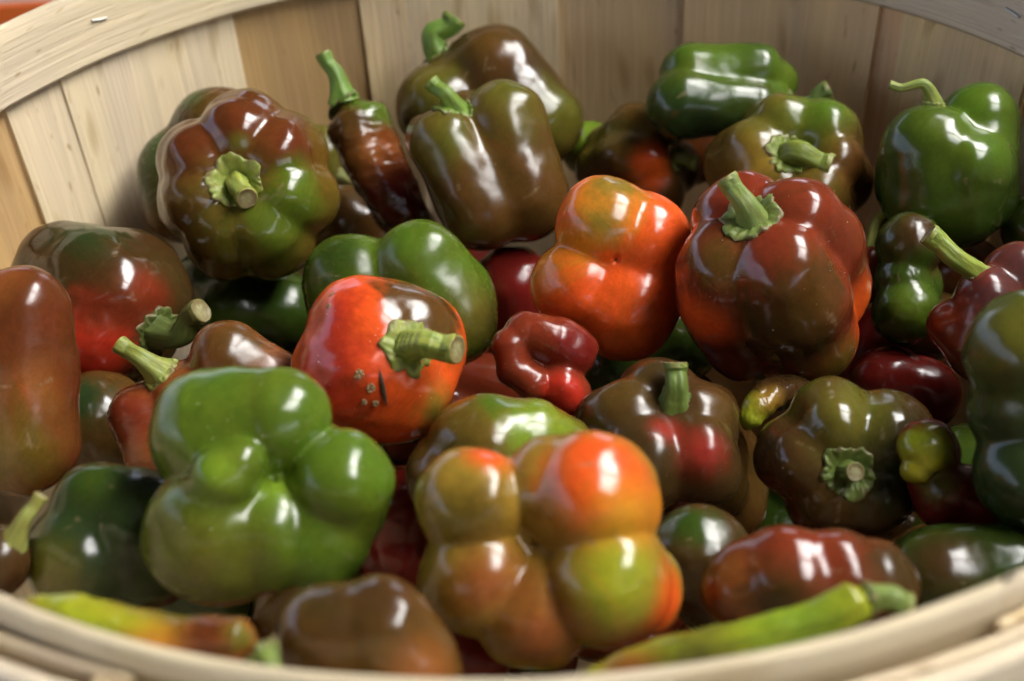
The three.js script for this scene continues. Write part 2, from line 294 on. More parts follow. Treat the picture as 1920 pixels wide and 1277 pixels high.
    const k = 0.92 + 0.14 * noise(Math.cos(a) * 5, Math.sin(a) * 5, seed + 1) * u + 0.12 * noise(x * 500, y * 500, seed + 4); const kc = tint(k, 0.08 * noise(x * 200, y * 200, seed)), dry = sm(u + 0.25 * noise(Math.cos(a) * 3, Math.sin(a) * 3, seed + 12), 0.93, 1.05) * 0.8; col.push(kc[0] + (0.16 - kc[0]) * dry, kc[1] + (0.11 - kc[1]) * dry, kc[2] + (0.05 - kc[2]) * dry);
  }
  const S2 = (RINGS + 1) * SEG;
  for (let i = 0; i < RINGS; i++) for (let j = 0; j < SEG; j++) { const a = i * SEG + j, b = i * SEG + (j + 1) % SEG; idx.push(a, a + SEG, b, b, a + SEG, b + SEG); idx.push(S2 + a, S2 + b, S2 + a + SEG, S2 + b, S2 + b + SEG, S2 + a + SEG); }
  for (let j = 0; j < SEG; j++) { const a = RINGS * SEG + j, b = RINGS * SEG + (j + 1) % SEG; idx.push(a, S2 + a, b, b, S2 + a, S2 + b); }
  const kg = new THREE.BufferGeometry(); kg.setAttribute('position', new THREE.Float32BufferAttribute(pos, 3)); kg.setAttribute('color', new THREE.Float32BufferAttribute(col, 3)); kg.setAttribute('uv', new THREE.Float32BufferAttribute(uv, 2)); kg.setIndex(idx); kg.computeVertexNormals();
  mesh('calyx', kg, stemMat, root);
}
function grains(root, name, list, fr, mat) {                          // [direction, size]: crumbs lying on the skin
  const parts = list.map(([d, r], i) => { const t = trace(fr.f, fr.c, d, fr.far) + 0.0003, g = new THREE.IcosahedronGeometry(r, 0); g.scale(1, 0.7, 1.2).rotateX(i).rotateZ(i * 2.3); return g.translate(fr.c.x + d.x * t, fr.c.y + d.y * t, fr.c.z + d.z * t); });
  const m = mesh(name, mergeGeometries(parts), mat, root); m.userData.kind = 'stuff'; return m;
}
function pepper(s, i) {
  const seed = i * 1.73 + 0.5, root = thing(s.name, s.label, s.name === 'chili_pepper' ? 'chili pepper' : 'pepper', s.at, s.group);
  const fr = s.kind === 'bell' ? fruitBell(s, seed) : fruitChili(s, seed);
  mesh('fruit', fr.g, skinMat(s.gloss), root);
  if (s.stem) addStem(root, s, fr, seed);
  const R = rng(i * 31 + 7);
  if (s.soil) {
    const l = []; for (const [x, y, z, r] of s.soil) { const d0 = new THREE.Vector3(x, y, z); for (let k = 0; k < 70; k++) { const w = r * 24 * R(), a = R() * 6.28; l.push([d0.clone().add(new THREE.Vector3(Math.cos(a) * w * 0.8, Math.sin(a) * w, (R() - 0.5) * w)).normalize(), 0.00015 + R() * R() * 0.00055]); } }
    grains(root, 'soil', l, fr, soilMat);
  }
  if (s.straw) {
    const [a, b] = s.straw.map(V), p = []; for (let k = 0; k <= 6; k++) { const d = a.clone().lerp(b, k / 6).normalize(), t = trace(fr.f, fr.c, d, fr.far) + 0.0007; p.push(fr.c.clone().addScaledVector(d, t)); }
    mesh('straw', sweep(p, 24, 8, (t) => 0.0006 * Math.sin(Math.PI * Math.min(0.98, Math.max(0.04, t))) + 0.00008, () => [0.05, 0.04, 0.025]).g, stemMat, root);
  }
  if (s.dust) { const l = []; for (let k = 0; k < s.dust; k++) l.push([new THREE.Vector3(R() - 0.5, R() * 0.9 - 0.1, R() * 0.8 - 0.1).normalize(), 0.00006 + R() * R() * 0.00014]); grains(root, 'dust_specks', l, fr, dustMat); }
}
const PEPPERS = [
  {"kind":"bell","name":"bell_pepper","label":"knobbly brown and green pepper with many lobes facing up round its cut stem","at":[-0.111,0.235,-0.0883],"core":[0.0,0.0,0.0],"lobes":[[0.0004,0.0226,-0.0005,0.0174,0.0005,0.0199,-0.0102,0.0185],[0.0005,0.0199,-0.0102,0.0185,0.0003,0.0048,-0.0226,0.0158],[0.0141,0.0161,0.0046,0.0164,0.0167,0.0121,-0.0046,0.0174],[0.0167,0.0121,-0.0046,0.0174,0.0128,-0.0024,-0.0201,0.0139],[0.0173,0.0041,0.0129,0.0166,0.0205,-0.0021,0.0054,0.0176],[0.0205,-0.0021,0.0054,0.0176,0.0157,-0.0122,-0.0108,0.015],[0.0076,-0.0058,0.0204,0.0169,0.009,-0.014,0.014,0.018],[0.009,-0.014,0.014,0.018,0.0069,-0.0213,-0.0042,0.0148],[-0.0076,-0.0062,0.0194,0.0167,-0.0091,-0.014,0.0136,0.0178],[-0.0091,-0.014,0.0136,0.0178,-0.007,-0.0213,-0.0044,0.0152],[-0.0167,0.0056,0.014,0.0159,-0.0198,-0.0013,0.0054,0.0169],[-0.0198,-0.0013,0.0054,0.0169,-0.0152,-0.0122,-0.0118,0.0139],[-0.0149,0.0158,0.0055,0.0166,-0.0176,0.0114,-0.0039,0.0176],[-0.0176,0.0114,-0.0039,0.0176,-0.0135,-0.002,-0.0182,0.0154],[0.0,0.0009,0.0013,0.0163,-0.0,-0.0042,-0.0059,0.0154]],"blend":0.00078,"detail":58,"grain":[0.0007,0.5778,0.8162],"gloss":0.8,"skin":[0.1329,0.0802,0.0116],"patches":[[-0.0175,0.032,0.0031,0.0211,0.1221,0.0319,0.0091,0.6],[0.005,0.0389,0.0035,0.0211,0.1221,0.0319,0.0091,0.6],[0.0221,0.0291,0.0106,0.0177,0.1221,0.0319,0.0091,0.7],[-0.0297,0.0152,0.0128,0.0177,0.1221,0.0319,0.0091,0.7],[-0.0154,0.0009,0.0324,0.02,0.1022,0.0482,0.0103,0.8],[0.0061,-0.0116,0.0362,0.0266,0.1221,0.107,0.0144,0.7],[0.018,0.0027,0.0306,0.0155,0.0887,0.1441,0.0116,0.8],[0.0254,0.0137,0.0237,0.0111,0.0887,0.1441,0.0116,0.8],[0.0031,0.0296,0.0152,0.0044,0.1221,0.107,0.0144,0.8]],"stem":{"axis":[0.0007,0.5778,0.8162],"through":[0.0,0.0,0.0],"tip":[0.0054,0.0019,0.0155],"base_radius":0.0075,"tip_radius":0.0038,"calyx":0.0115,"points":6,"rings":0,"tone":[0.2232,0.305,0.0452]}},
  {"kind":"bell","name":"bell_pepper","label":"brown pepper with a green side wedged between the pale staves and a knobbly pepper","at":[-0.1364,0.2179,-0.1345],"core":[0.0,0.0,0.0],"lobes":[[0.0047,0.0155,-0.011,0.0211,0.0047,0.0155,-0.011,0.0211],[-0.0143,0.0026,-0.0018,0.0178,-0.0143,0.0026,-0.0018,0.0178],[-0.0163,-0.0105,0.0045,0.0159,-0.0163,-0.0105,0.0045,0.0159],[0.0009,-0.0109,-0.007,0.0288,0.0009,-0.0109,-0.007,0.0288],[0.0189,0.0101,-0.0131,0.0192,0.0189,0.0101,-0.0131,0.0192]],"blend":0.00216,"detail":48,"grain":[0.2239,0.779,0.5857],"gloss":1.4,"skin":[0.1022,0.0482,0.0103],"patches":[[-0.0227,0.0121,0.0107,0.0216,0.0395,0.0685,0.008,0.5],[-0.0065,0.0334,-0.0117,0.0108,0.0395,0.0685,0.008,0.7]]},
  {"kind":"bell","name":"bell_pepper","label":"pepper half dark brown and half scarlet, leaning on the staves with a thick curled stem","at":[-0.1679,0.2148,-0.0399],"core":[0.0,0.0,0.0],"lobes":[[0.0179,0.0004,-0.0017,0.0196,0.011,0.0014,-0.0094,0.0208],[0.011,0.0014,-0.0094,0.0208,-0.0047,0.0025,-0.0183,0.0193],[0.0114,0.01,0.0103,0.0184,0.0026,0.0129,0.0043,0.0196],[0.0026,0.0129,0.0043,0.0196,-0.0128,0.0124,-0.0071,0.0182],[0.0043,-0.0025,0.0172,0.0189,-0.0053,-0.002,0.0129,0.0201],[-0.0053,-0.002,0.0129,0.0201,-0.0192,-0.0004,0.0004,0.0188],[0.0115,-0.0123,0.0061,0.0187,0.0033,-0.0136,-0.0003,0.0199],[0.0033,-0.0136,-0.0003,0.0199,-0.0117,-0.0103,-0.0108,0.0189],[0.005,-0.0005,0.0036,0.0156,-0.0095,0.0009,-0.0069,0.0164]],"blend":0.00211,"detail":58,"grain":[0.8081,-0.0736,0.5844],"gloss":0.9,"skin":[0.0612,0.0319,0.0091],"patches":[[0.0027,0.0007,0.0357,0.02,0.5029,0.0319,0.0144,0.45],[0.0098,0.0132,0.0284,0.0105,0.1946,0.0319,0.0116,0.9],[0.0032,0.0318,-0.0008,0.0148,0.0273,0.0452,0.013,0.9],[0.027,0.0134,0.0194,0.0127,0.1946,0.0319,0.0116,0.7]],"stem":{"axis":[0.8081,-0.0736,0.5844],"through":[0.0,0.0,0.0],"tip":[0.0206,0.0122,0.0068],"base_radius":0.008,"tip_radius":0.0042,"calyx":0.011,"points":5,"rings":0,"tone":[0.0723,0.1119,0.0194]}},
  {"kind":"bell","name":"bell_pepper","label":"tall red brown pepper with upright flat sides leaning by the scarlet and brown one","at":[-0.1734,0.235,0.0408],"core":[0.0,0.0,0.0],"lobes":[[0.0053,0.0221,-0.0112,0.0155,0.0043,-0.0141,0.0144,0.0172],[-0.0123,0.0228,-0.0072,0.0155,-0.0121,-0.0142,0.0189,0.0152],[-0.0025,0.0114,-0.0192,0.0144,-0.0012,-0.0215,0.0064,0.0137],[0.0092,0.0028,-0.002,0.0126,0.0092,0.0028,-0.002,0.0126],[-0.0036,0.0005,-0.0003,0.0172,-0.0036,0.0005,-0.0003,0.0172]],"blend":0.00181,"detail":58,"grain":[0.2239,0.779,0.5857],"gloss":1.2,"skin":[0.1221,0.0319,0.0091],"patches":[[0.0118,0.0103,0.015,0.0099,0.2623,0.0762,0.0176,0.95],[0.0041,-0.0073,0.0301,0.0217,0.1329,0.0802,0.0116,0.8],[0.0028,0.0251,0.0038,0.0126,0.1221,0.0319,0.0091,0.9],[-0.0017,0.0358,-0.0096,0.0108,0.2623,0.0762,0.0176,0.8]]},
  {"kind":"bell","name":"bell_pepper","label":"ridged orange brown pepper with pale angled stem, tucked behind the largest green pepper","at":[-0.1106,0.2145,0.0338],"core":[0.0,0.0,0.0],"lobes":[[0.0066,0.017,-0.0065,0.0131,0.0196,0.0052,-0.0014,0.015],[-0.0252,0.0022,0.004,0.0109,-0.0207,-0.0082,0.0081,0.0124],[-0.0076,0.0054,-0.0006,0.0135,-0.0076,0.0054,-0.0006,0.0135],[-0.0015,-0.0087,-0.0053,0.0232,-0.0015,-0.0087,-0.0053,0.0232],[-0.0131,0.0061,-0.0034,0.0097,-0.0131,0.0061,-0.0034,0.0097]],"blend":0.00131,"detail":58,"grain":[-0.4192,0.8755,0.2404],"gloss":1.4,"skin":[0.2623,0.0762,0.0176],"patches":[[0.0085,0.0285,-0.0005,0.015,0.1022,0.0482,0.0103,0.7],[-0.0286,0.008,0.0125,0.0131,0.1946,0.0319,0.0116,0.8],[-0.0065,0.0199,-0.0141,0.0094,0.1946,0.0319,0.0116,0.7]],"stem":{"axis":[-0.4192,0.8755,0.2404],"through":[-0.012,0.0064,-0.0045],"tip":[-0.0129,0.0094,-0.0048],"base_radius":0.0067,"tip_radius":0.0028,"calyx":0.0075,"points":5,"rings":0,"tone":[0.2159,0.2874,0.0545]}},
  {"kind":"bell","name":"bell_pepper","label":"large bright green pepper lying with its folded three lobed end up","at":[-0.076,0.2542,0.1231],"core":[0.0015,-0.0053,-0.0073],"lobes":[[-0.0003,-0.0167,-0.0158,0.0267,-0.0003,-0.0167,-0.0158,0.0267],[-0.0142,0.0087,-0.0143,0.0195,0.0038,0.0146,-0.0125,0.015],[0.0211,0.0003,-0.0002,0.015,0.0195,-0.0067,0.0003,0.0147],[-0.0145,-0.0106,0.0057,0.021,-0.0145,-0.0106,0.0057,0.021],[-0.0129,0.0011,0.0055,0.0132,-0.0087,0.0105,0.0062,0.009],[-0.0087,0.0105,0.0062,0.009,-0.0046,0.0141,0.0047,0.0069],[0.0127,-0.0134,0.0058,0.0158,0.0127,-0.0134,0.0058,0.0158],[-0.0007,-0.0104,0.0074,0.0162,-0.0007,-0.0104,0.0074,0.0162]],"blend":0.00068,"detail":72,"grain":[0.2239,0.779,0.5857],"gloss":1.1,"skin":[0.0887,0.1441,0.0116],"patches":[[-0.0086,0.0174,0.012,0.006,0.1746,0.2623,0.0194,0.98],[0.0053,0.0042,0.0039,0.0075,0.1746,0.2623,0.0194,0.98],[-0.016,-0.0039,0.0255,0.018,0.1221,0.107,0.0144,0.95],[0.0149,0.024,-0.0089,0.0105,0.0887,0.1441,0.0116,0.8]],"dust":90,"scar":[0.1333,0.7208,0.6802]},
  {"kind":"bell","name":"bell_pepper","label":"red pepper with a brown shoulder, soil specks and a ringed stem jutting sideways","at":[-0.0508,0.2355,0.0389],"core":[0.0,0.0,0.0],"lobes":[[0.0116,0.0054,-0.0008,0.0174,0.0101,0.0016,-0.0058,0.0185],[0.0101,0.0016,-0.0058,0.0185,0.0028,-0.0059,-0.012,0.0168],[0.0008,0.0132,0.0019,0.0163,-0.0034,0.01,-0.0035,0.0174],[-0.0034,0.01,-0.0035,0.0174,-0.0088,0.0001,-0.0109,0.0159],[-0.0033,0.0055,0.0114,0.017,-0.0079,0.0013,0.0083,0.0181],[-0.0079,0.0013,0.0083,0.0181,-0.0123,-0.0068,-0.0012,0.0163],[0.0078,-0.0015,0.0104,0.0165,0.0052,-0.0072,0.0069,0.0175],[0.0052,-0.0072,0.0069,0.0175,-0.002,-0.014,-0.0027,0.0154],[0.0011,0.0014,0.0014,0.0155,-0.0027,-0.0036,-0.0036,0.0155]],"blend":0.00254,"detail":66,"grain":[0.47,0.6209,0.6273],"gloss":1.0,"skin":[0.7454,0.0976,0.0144],"patches":[[-0.0115,0.0226,0.007,0.0127,0.5029,0.0319,0.0144,0.8],[0.0176,0.0213,0.0032,0.0172,0.1022,0.0482,0.0103,0.35],[0.0107,0.0175,-0.0154,0.0109,0.1022,0.0482,0.0103,0.5],[0.0194,-0.0046,0.0217,0.0091,0.2705,0.162,0.0212,0.8],[-0.0125,0.0125,0.0239,0.0163,0.5029,0.0319,0.0144,0.9]],"stem":{"axis":[0.47,0.6209,0.6273],"through":[0.0,0.0,0.0],"tip":[0.0155,0.005,0.0098],"base_radius":0.0065,"tip_radius":0.004,"calyx":0.0101,"points":7,"rings":1,"tone":[0.2232,0.305,0.0452]},"dust":60,"soil":[[-0.0974,0.4708,0.8768,0.0025],[0.0103,0.3317,0.9433,0.0025],[0.0533,0.1481,0.9875,0.0016],[-0.0735,0.1695,0.9828,0.0014],[-0.4047,0.9144,-0.0105,0.0018],[-0.4429,0.8848,0.1446,0.0014]],"straw":[[0.1173,0.504,0.8557],[0.1559,0.0883,0.9838]]},
  {"kind":"bell","name":"bell_pepper","label":"two lobed mid green pepper behind the soil specked red one","at":[-0.0455,0.205,-0.0369],"core":[0.0,0.0,0.0],"lobes":[[-0.0216,0.0097,-0.0068,0.0195,-0.0204,-0.0038,0.0001,0.0191],[0.0062,0.0165,-0.0055,0.0187,0.0167,-0.0025,0.0054,0.0191],[-0.0013,-0.0095,-0.0062,0.0297,-0.0013,-0.0095,-0.0062,0.0297],[0.0182,0.0002,-0.0053,0.0165,0.0182,0.0002,-0.0053,0.0165]],"blend":0.00191,"detail":58,"grain":[0.2239,0.779,0.5857],"gloss":1.4,"skin":[0.0887,0.1441,0.0116],"patches":[[0.0284,0.0057,0.0181,0.017,0.1221,0.107,0.0144,0.8],[-0.0253,0.0276,-0.0002,0.0127,0.0395,0.0685,0.008,0.9]],"dust":30},
  {"kind":"bell","name":"bell_pepper","label":"glowing orange red pepper resting blossom end up with an olive patch","at":[0.0344,0.232,-0.0157],"core":[-0.0,-0.0046,-0.0065],"lobes":[[-0.0001,-0.0077,-0.0092,0.0243,-0.0001,-0.0077,-0.0092,0.0243],[-0.0021,0.0131,-0.0093,0.0189,-0.0021,0.0131,-0.0093,0.0189],[0.0115,0.0065,-0.007,0.0189,0.0115,0.0065,-0.007,0.0189],[-0.0133,-0.0059,0.0018,0.0179,-0.0133,-0.0059,0.0018,0.0179],[0.0036,-0.0132,0.0069,0.0203,0.0036,-0.0132,0.0069,0.0203],[0.0125,-0.0086,0.0012,0.0169,0.0125,-0.0086,0.0012,0.0169]],"blend":0.0009,"detail":66,"grain":[0.2239,0.779,0.5857],"gloss":1.0,"skin":[0.7454,0.0976,0.0144],"patches":[[-0.0026,0.0301,-0.0009,0.0159,0.6584,0.2232,0.0176,0.8],[-0.0051,0.0232,0.0064,0.009,0.2705,0.162,0.0212,0.9],[0.0017,0.0317,-0.0087,0.01,0.2705,0.162,0.0212,0.7],[-0.0115,0.0143,0.0071,0.008,0.6584,0.2232,0.0176,0.9],[-0.0257,0.007,0.0023,0.012,0.6584,0.2232,0.0176,0.9]],"scar":[0.0079,0.678,0.735]},
  {"kind":"bell","name":"bell_pepper","label":"big upright red brown pepper with a thick ridged green stem","at":[0.0904,0.2375,0.0049],"core":[0.0,0.0,0.0],"lobes":[[0.0061,0.0215,0.0006,0.0175,0.0129,0.0103,-0.003,0.0186],[0.0129,0.0103,-0.003,0.0186,0.0187,-0.0101,-0.0074,0.0187],[-0.0098,0.0171,-0.01,0.0185,-0.0064,0.0059,-0.0153,0.0197],[-0.0064,0.0059,-0.0153,0.0197,0.0011,-0.0134,-0.0183,0.0195],[-0.0184,0.0101,0.0072,0.0182,-0.0165,-0.0026,0.005,0.0194],[-0.0165,-0.0026,0.005,0.0194,-0.0079,-0.0213,-0.0001,0.0195],[-0.0019,0.0133,0.0174,0.0184,0.003,0.0015,0.0172,0.0196],[0.003,0.0015,0.0172,0.0196,0.0098,-0.0179,0.0109,0.0192],[0.0,0.0,0.0,0.0232,0.0019,-0.0051,-0.0012,0.0258]],"blend":0.00096,"detail":72,"grain":[-0.3353,0.9157,0.2216],"gloss":0.9,"skin":[0.1946,0.0319,0.0116],"patches":[[-0.0035,-0.0025,0.0353,0.023,0.0612,0.0319,0.0091,0.7],[0.0069,0.0145,0.0338,0.0153,0.1022,0.0482,0.0103,0.9],[0.0295,-0.0126,0.0076,0.0144,0.7454,0.0976,0.0144,0.7],[-0.0281,-0.0043,0.0204,0.0115,0.7454,0.0976,0.0144,0.8],[-0.0231,0.0214,0.0207,0.0115,0.1022,0.0482,0.0103,0.8],[0.019,-0.0188,0.0277,0.0115,0.1329,0.0802,0.0116,0.8]],"stem":{"axis":[-0.3353,0.9157,0.2216],"through":[0.0,0.0,0.0],"tip":[-0.0087,0.0137,-0.0074],"base_radius":0.008,"tip_radius":0.0033,"calyx":0.0113,"points":6,"rings":0,"tone":[0.1441,0.2232,0.0423]},"dust":50},
  {"kind":"bell","name":"bell_pepper","label":"long olive brown pepper with a short stem standing in front of a darker brown one","at":[-0.009,0.225,-0.1065],"core":[0.0,0.0,0.0],"lobes":[[0.0059,0.0198,-0.0112,0.0184,0.0133,-0.0068,0.0076,0.0193],[-0.0199,0.0171,0.0003,0.0152,-0.0055,-0.0089,0.0148,0.0175],[-0.026,0.014,-0.0099,0.011,-0.026,0.014,-0.0099,0.011],[-0.0091,0.0152,-0.0192,0.0152,-0.0091,0.0152,-0.0192,0.0152],[0.001,-0.0046,-0.0024,0.0257,0.001,-0.0046,-0.0024,0.0257]],"blend":0.00161,"detail":58,"grain":[-0.2621,0.9495,0.1728],"gloss":1.25,"skin":[0.1022,0.0482,0.0103],"patches":[[0.0065,0.0375,-0.0062,0.0207,0.1221,0.107,0.0144,0.8],[-0.021,0.0268,0.0119,0.0161,0.1221,0.107,0.0144,0.9],[0.0186,-0.0028,0.0257,0.0161,0.1022,0.0482,0.0103,0.9]],"stem":{"axis":[-0.2621,0.9495,0.1728],"through":[-0.0098,0.0117,-0.0083],"tip":[-0.009,0.0104,-0.0045],"base_radius":0.0062,"tip_radius":0.003,"calyx":0.0087,"points":5,"rings":0,"tone":[0.1221,0.2307,0.0252]}},
  {"kind":"bell","name":"bell_pepper","label":"dark brown pepper against the back staves with a curled green stem","at":[-0.0073,0.2258,-0.1876],"core":[0.0,0.0,0.0],"lobes":[[-0.0259,-0.0021,0.0078,0.0209,-0.0259,-0.0021,0.0078,0.0209],[0.0006,0.009,-0.0063,0.022,0.0209,-0.0124,0.0088,0.0215],[-0.0138,0.0008,-0.0068,0.0209,-0.0138,0.0008,-0.0068,0.0209],[0.0033,-0.0089,0.0032,0.0255,0.0033,-0.0089,0.0032,0.0255]],"blend":0.0023,"detail":58,"grain":[-0.4044,0.8632,-0.3024],"gloss":1.0,"skin":[0.0612,0.0319,0.0091],"patches":[[0.0284,-0.0034,0.0267,0.0204,0.1221,0.107,0.0144,0.8],[-0.0318,0.0158,0.017,0.0179,0.1221,0.107,0.0144,0.8],[0.0025,0.0287,0.0031,0.0153,0.1022,0.0482,0.0103,0.8]],"stem":{"axis":[-0.4044,0.8632,-0.3024],"through":[-0.0205,0.0065,-0.0061],"tip":[0.0096,0.014,-0.0068],"base_radius":0.0061,"tip_radius":0.0049,"calyx":0.0087,"points":5,"rings":0,"tone":[0.0976,0.2016,0.0212]}},
  {"kind":"chili","name":"chili_pepper","label":"slim horn shaped brown pepper with a long upright green stem","at":[-0.0648,0.225,-0.1381],"path":[[-0.0079,0.018,-0.0127,0.0101],[-0.0037,0.0095,-0.0056,0.0144],[0.0021,-0.004,0.0028,0.0139],[0.0096,-0.0195,0.0108,0.0125],[0.0183,-0.0336,0.0167,0.0106],[0.0261,-0.046,0.0208,0.0072],[0.0304,-0.0541,0.0221,0.0024]],"grain":[-0.1463,0.9255,-0.3495],"gloss":1.2,"skin":[0.0612,0.0319,0.0091],"patches":[[0.0021,0.004,0.0142,0.0144,0.2623,0.0762,0.0176,0.8],[-0.0089,0.0185,0.0044,0.012,0.1022,0.0482,0.0103,0.9],[0.0048,0.021,-0.0072,0.0132,0.0887,0.1441,0.0116,0.5],[0.0107,0.0038,0.0106,0.0096,0.2623,0.0762,0.0176,0.9],[0.0129,-0.0172,0.0226,0.0192,0.162,0.0116,0.008,0.9]],"stem":{"axis":[-0.1463,0.9255,-0.3495],"through":[-0.0091,0.0141,-0.01],"tip":[-0.0071,0.017,-0.0091],"base_radius":0.0074,"tip_radius":0.0031,"calyx":0.0082,"points":5,"rings":0,"tone":[0.107,0.2232,0.0232]}},
  {"kind":"bell","name":"bell_pepper","label":"small olive pepper squeezed behind the knobbly one, its frayed stem pointing down","at":[-0.091,0.1961,-0.1859],"core":[0.0,0.0,0.0],"lobes":[[-0.003,0.0023,-0.0016,0.0147,-0.003,0.0023,-0.0016,0.0147],[0.0003,-0.0079,0.0024,0.0141,0.0003,-0.0079,0.0024,0.0141]],"blend":0.00235,"detail":32,"grain":[0.6748,-0.1514,0.7223],"gloss":1.2,"skin":[0.1221,0.107,0.0144],"patches":[],"stem":{"axis":[0.6748,-0.1514,0.7223],"through":[0.0024,-0.0031,0.0022],"tip":[0.0115,-0.0048,0.0098],"base_radius":0.0068,"tip_radius":0.0039,"calyx":0.0071,"points":5,"rings":0,"tone":[0.2623,0.305,0.0887]}},
  {"kind":"bell","name":"bell_pepper","label":"small brown pepper with an orange blush just above the orange red one","at":[0.0572,0.1988,-0.1552],"core":[0.0,0.0,0.0],"lobes":[[0.0178,-0.0022,-0.0032,0.0136,0.0126,-0.0071,-0.0088,0.0145],[0.0126,-0.0071,-0.0088,0.0145,-0.0018,-0.0114,-0.0135,0.0125],[0.0095,0.0157,-0.0014,0.0123,0.0015,0.0135,-0.0074,0.0131],[0.0015,0.0135,-0.0074,0.0131,-0.0112,0.0039,-0.013,0.0119],[0.0039,0.0116,0.0127,0.0107,-0.0054,0.0085,0.0091,0.0114],[-0.0054,0.0085,0.0091,0.0114,-0.0188,-0.0011,-0.0016,0.0093],[0.0087,-0.0052,0.0148,0.0133,0.0018,-0.0106,0.0125,0.0142],[0.0018,-0.0106,0.0125,0.0142,-0.0108,-0.0145,0.0025,0.0121],[0.0032,0.0017,0.0019,0.0122,-0.0066,-0.0035,-0.0039,0.0115]],"blend":0.00226,"detail":44,"grain":[0.7869,0.4099,0.4614],"gloss":1.2,"skin":[0.1022,0.0482,0.0103],"patches":[[0.0008,0.0209,0.0056,0.0176,0.1329,0.0802,0.0116,0.9],[0.0049,0.0131,0.0233,0.0111,0.7454,0.0976,0.0144,0.8],[-0.0169,0.0112,-0.0054,0.0126,0.1221,0.107,0.0144,0.9]],"stem":{"axis":[0.7869,0.4099,0.4614],"through":[0.0,0.0,0.0],"tip":[0.0099,-0.0011,0.0038],"base_radius":0.005,"tip_radius":0.003,"calyx":0.0068,"points":5,"rings":0,"tone":[0.1746,0.2705,0.0482]}},
  {"kind":"bell","name":"bell_pepper","label":"long dark green pepper lying on its side against the back staves","at":[0.0944,0.2383,-0.1459],"core":[0.0,0.0,0.0],"lobes":[[-0.0126,0.008,-0.0057,0.0139,0.0173,0.0078,-0.0055,0.012],[-0.0182,-0.0001,0.0072,0.0158,0.014,-0.0028,0.009,0.012],[-0.0097,-0.0074,-0.0065,0.0153,0.0168,-0.0034,-0.0064,0.0134],[0.0271,0.0006,-0.0081,0.0101,0.0271,0.0006,-0.0081,0.0101],[0.0213,-0.0031,0.0051,0.0101,0.0213,-0.0031,0.0051,0.0101]],"blend":0.0012,"detail":72,"grain":[0.9768,-0.0741,0.2008],"gloss":1.2,"skin":[0.0395,0.0685,0.008],"patches":[[-0.0041,0.0159,0.0022,0.0191,0.0887,0.1441,0.0116,0.9],[0.029,0.0062,0.0,0.0144,0.0887,0.1441,0.0116,0.9],[-0.0128,-0.0018,0.0219,0.0191,0.0273,0.0452,0.013,0.9]],"stem":{"axis":[0.9768,-0.0741,0.2008],"through":[-0.0001,-0.0016,0.0011],"tip":[0.0161,0.006,-0.0007],"base_radius":0.0053,"tip_radius":0.0043,"calyx":0.0074,"points":5,"rings":0,"tone":[0.0762,0.1384,0.0232]}},
  {"kind":"bell","name":"bell_pepper","label":"olive and brown pepper with a deep hollow round its scalloped calyx, behind the upright one","at":[0.1199,0.2206,-0.0972],"core":[0.0,0.0,0.0],"lobes":[[0.0108,0.0209,-0.0017,0.0139,0.0139,0.0125,-0.01,0.0148],[0.0139,0.0125,-0.01,0.0148,0.0124,-0.0082,-0.0193,0.0125],[-0.0052,0.0212,-0.0073,0.0143,-0.0051,0.014,-0.0158,0.0152],[-0.0051,0.014,-0.0158,0.0152,-0.0022,-0.0065,-0.0234,0.0127],[-0.0191,0.0138,0.0025,0.0149,-0.0216,0.0051,-0.0043,0.0159],[-0.0216,0.0051,-0.0043,0.0159,-0.0151,-0.0116,-0.0134,0.0133],[-0.0138,0.0057,0.017,0.0133,-0.0152,-0.005,0.0124,0.0141],[-0.0152,-0.005,0.0124,0.0141,-0.01,-0.0214,-0.0018,0.0117],[0.0038,0.0056,0.0228,0.0133,0.0057,-0.0065,0.0185,0.0142],[0.0057,-0.0065,0.0185,0.0142,0.0061,-0.0228,0.0026,0.0117],[0.0134,0.0126,0.013,0.0121,0.0172,0.002,0.007,0.0129],[0.0172,0.002,0.007,0.0129,0.015,-0.0172,-0.0069,0.0107],[0.0003,-0.0029,-0.0019,0.0111,0.001,-0.0109,-0.0071,0.0105]],"blend":0.00159,"detail":58,"grain":[-0.0797,0.8354,0.5439],"gloss":1.2,"skin":[0.1329,0.0802,0.0116],"patches":[[-0.0083,0.0298,0.0037,0.0205,0.1221,0.107,0.0144,0.8],[0.008,0.0344,0.0001,0.0182,0.0887,0.1441,0.0116,0.8],[0.0246,0.0123,0.0177,0.0205,0.1022,0.0482,0.0103,0.6],[-0.023,0.0174,0.0165,0.0114,0.2705,0.162,0.0212,0.9]],"stem":{"axis":[-0.0797,0.8354,0.5439],"through":[-0.0047,-0.0016,0.0012],"tip":[0.0148,0.0003,0.0098],"base_radius":0.0068,"tip_radius":0.0046,"calyx":0.0107,"points":9,"rings":0,"tone":[0.1384,0.2159,0.0212]}},
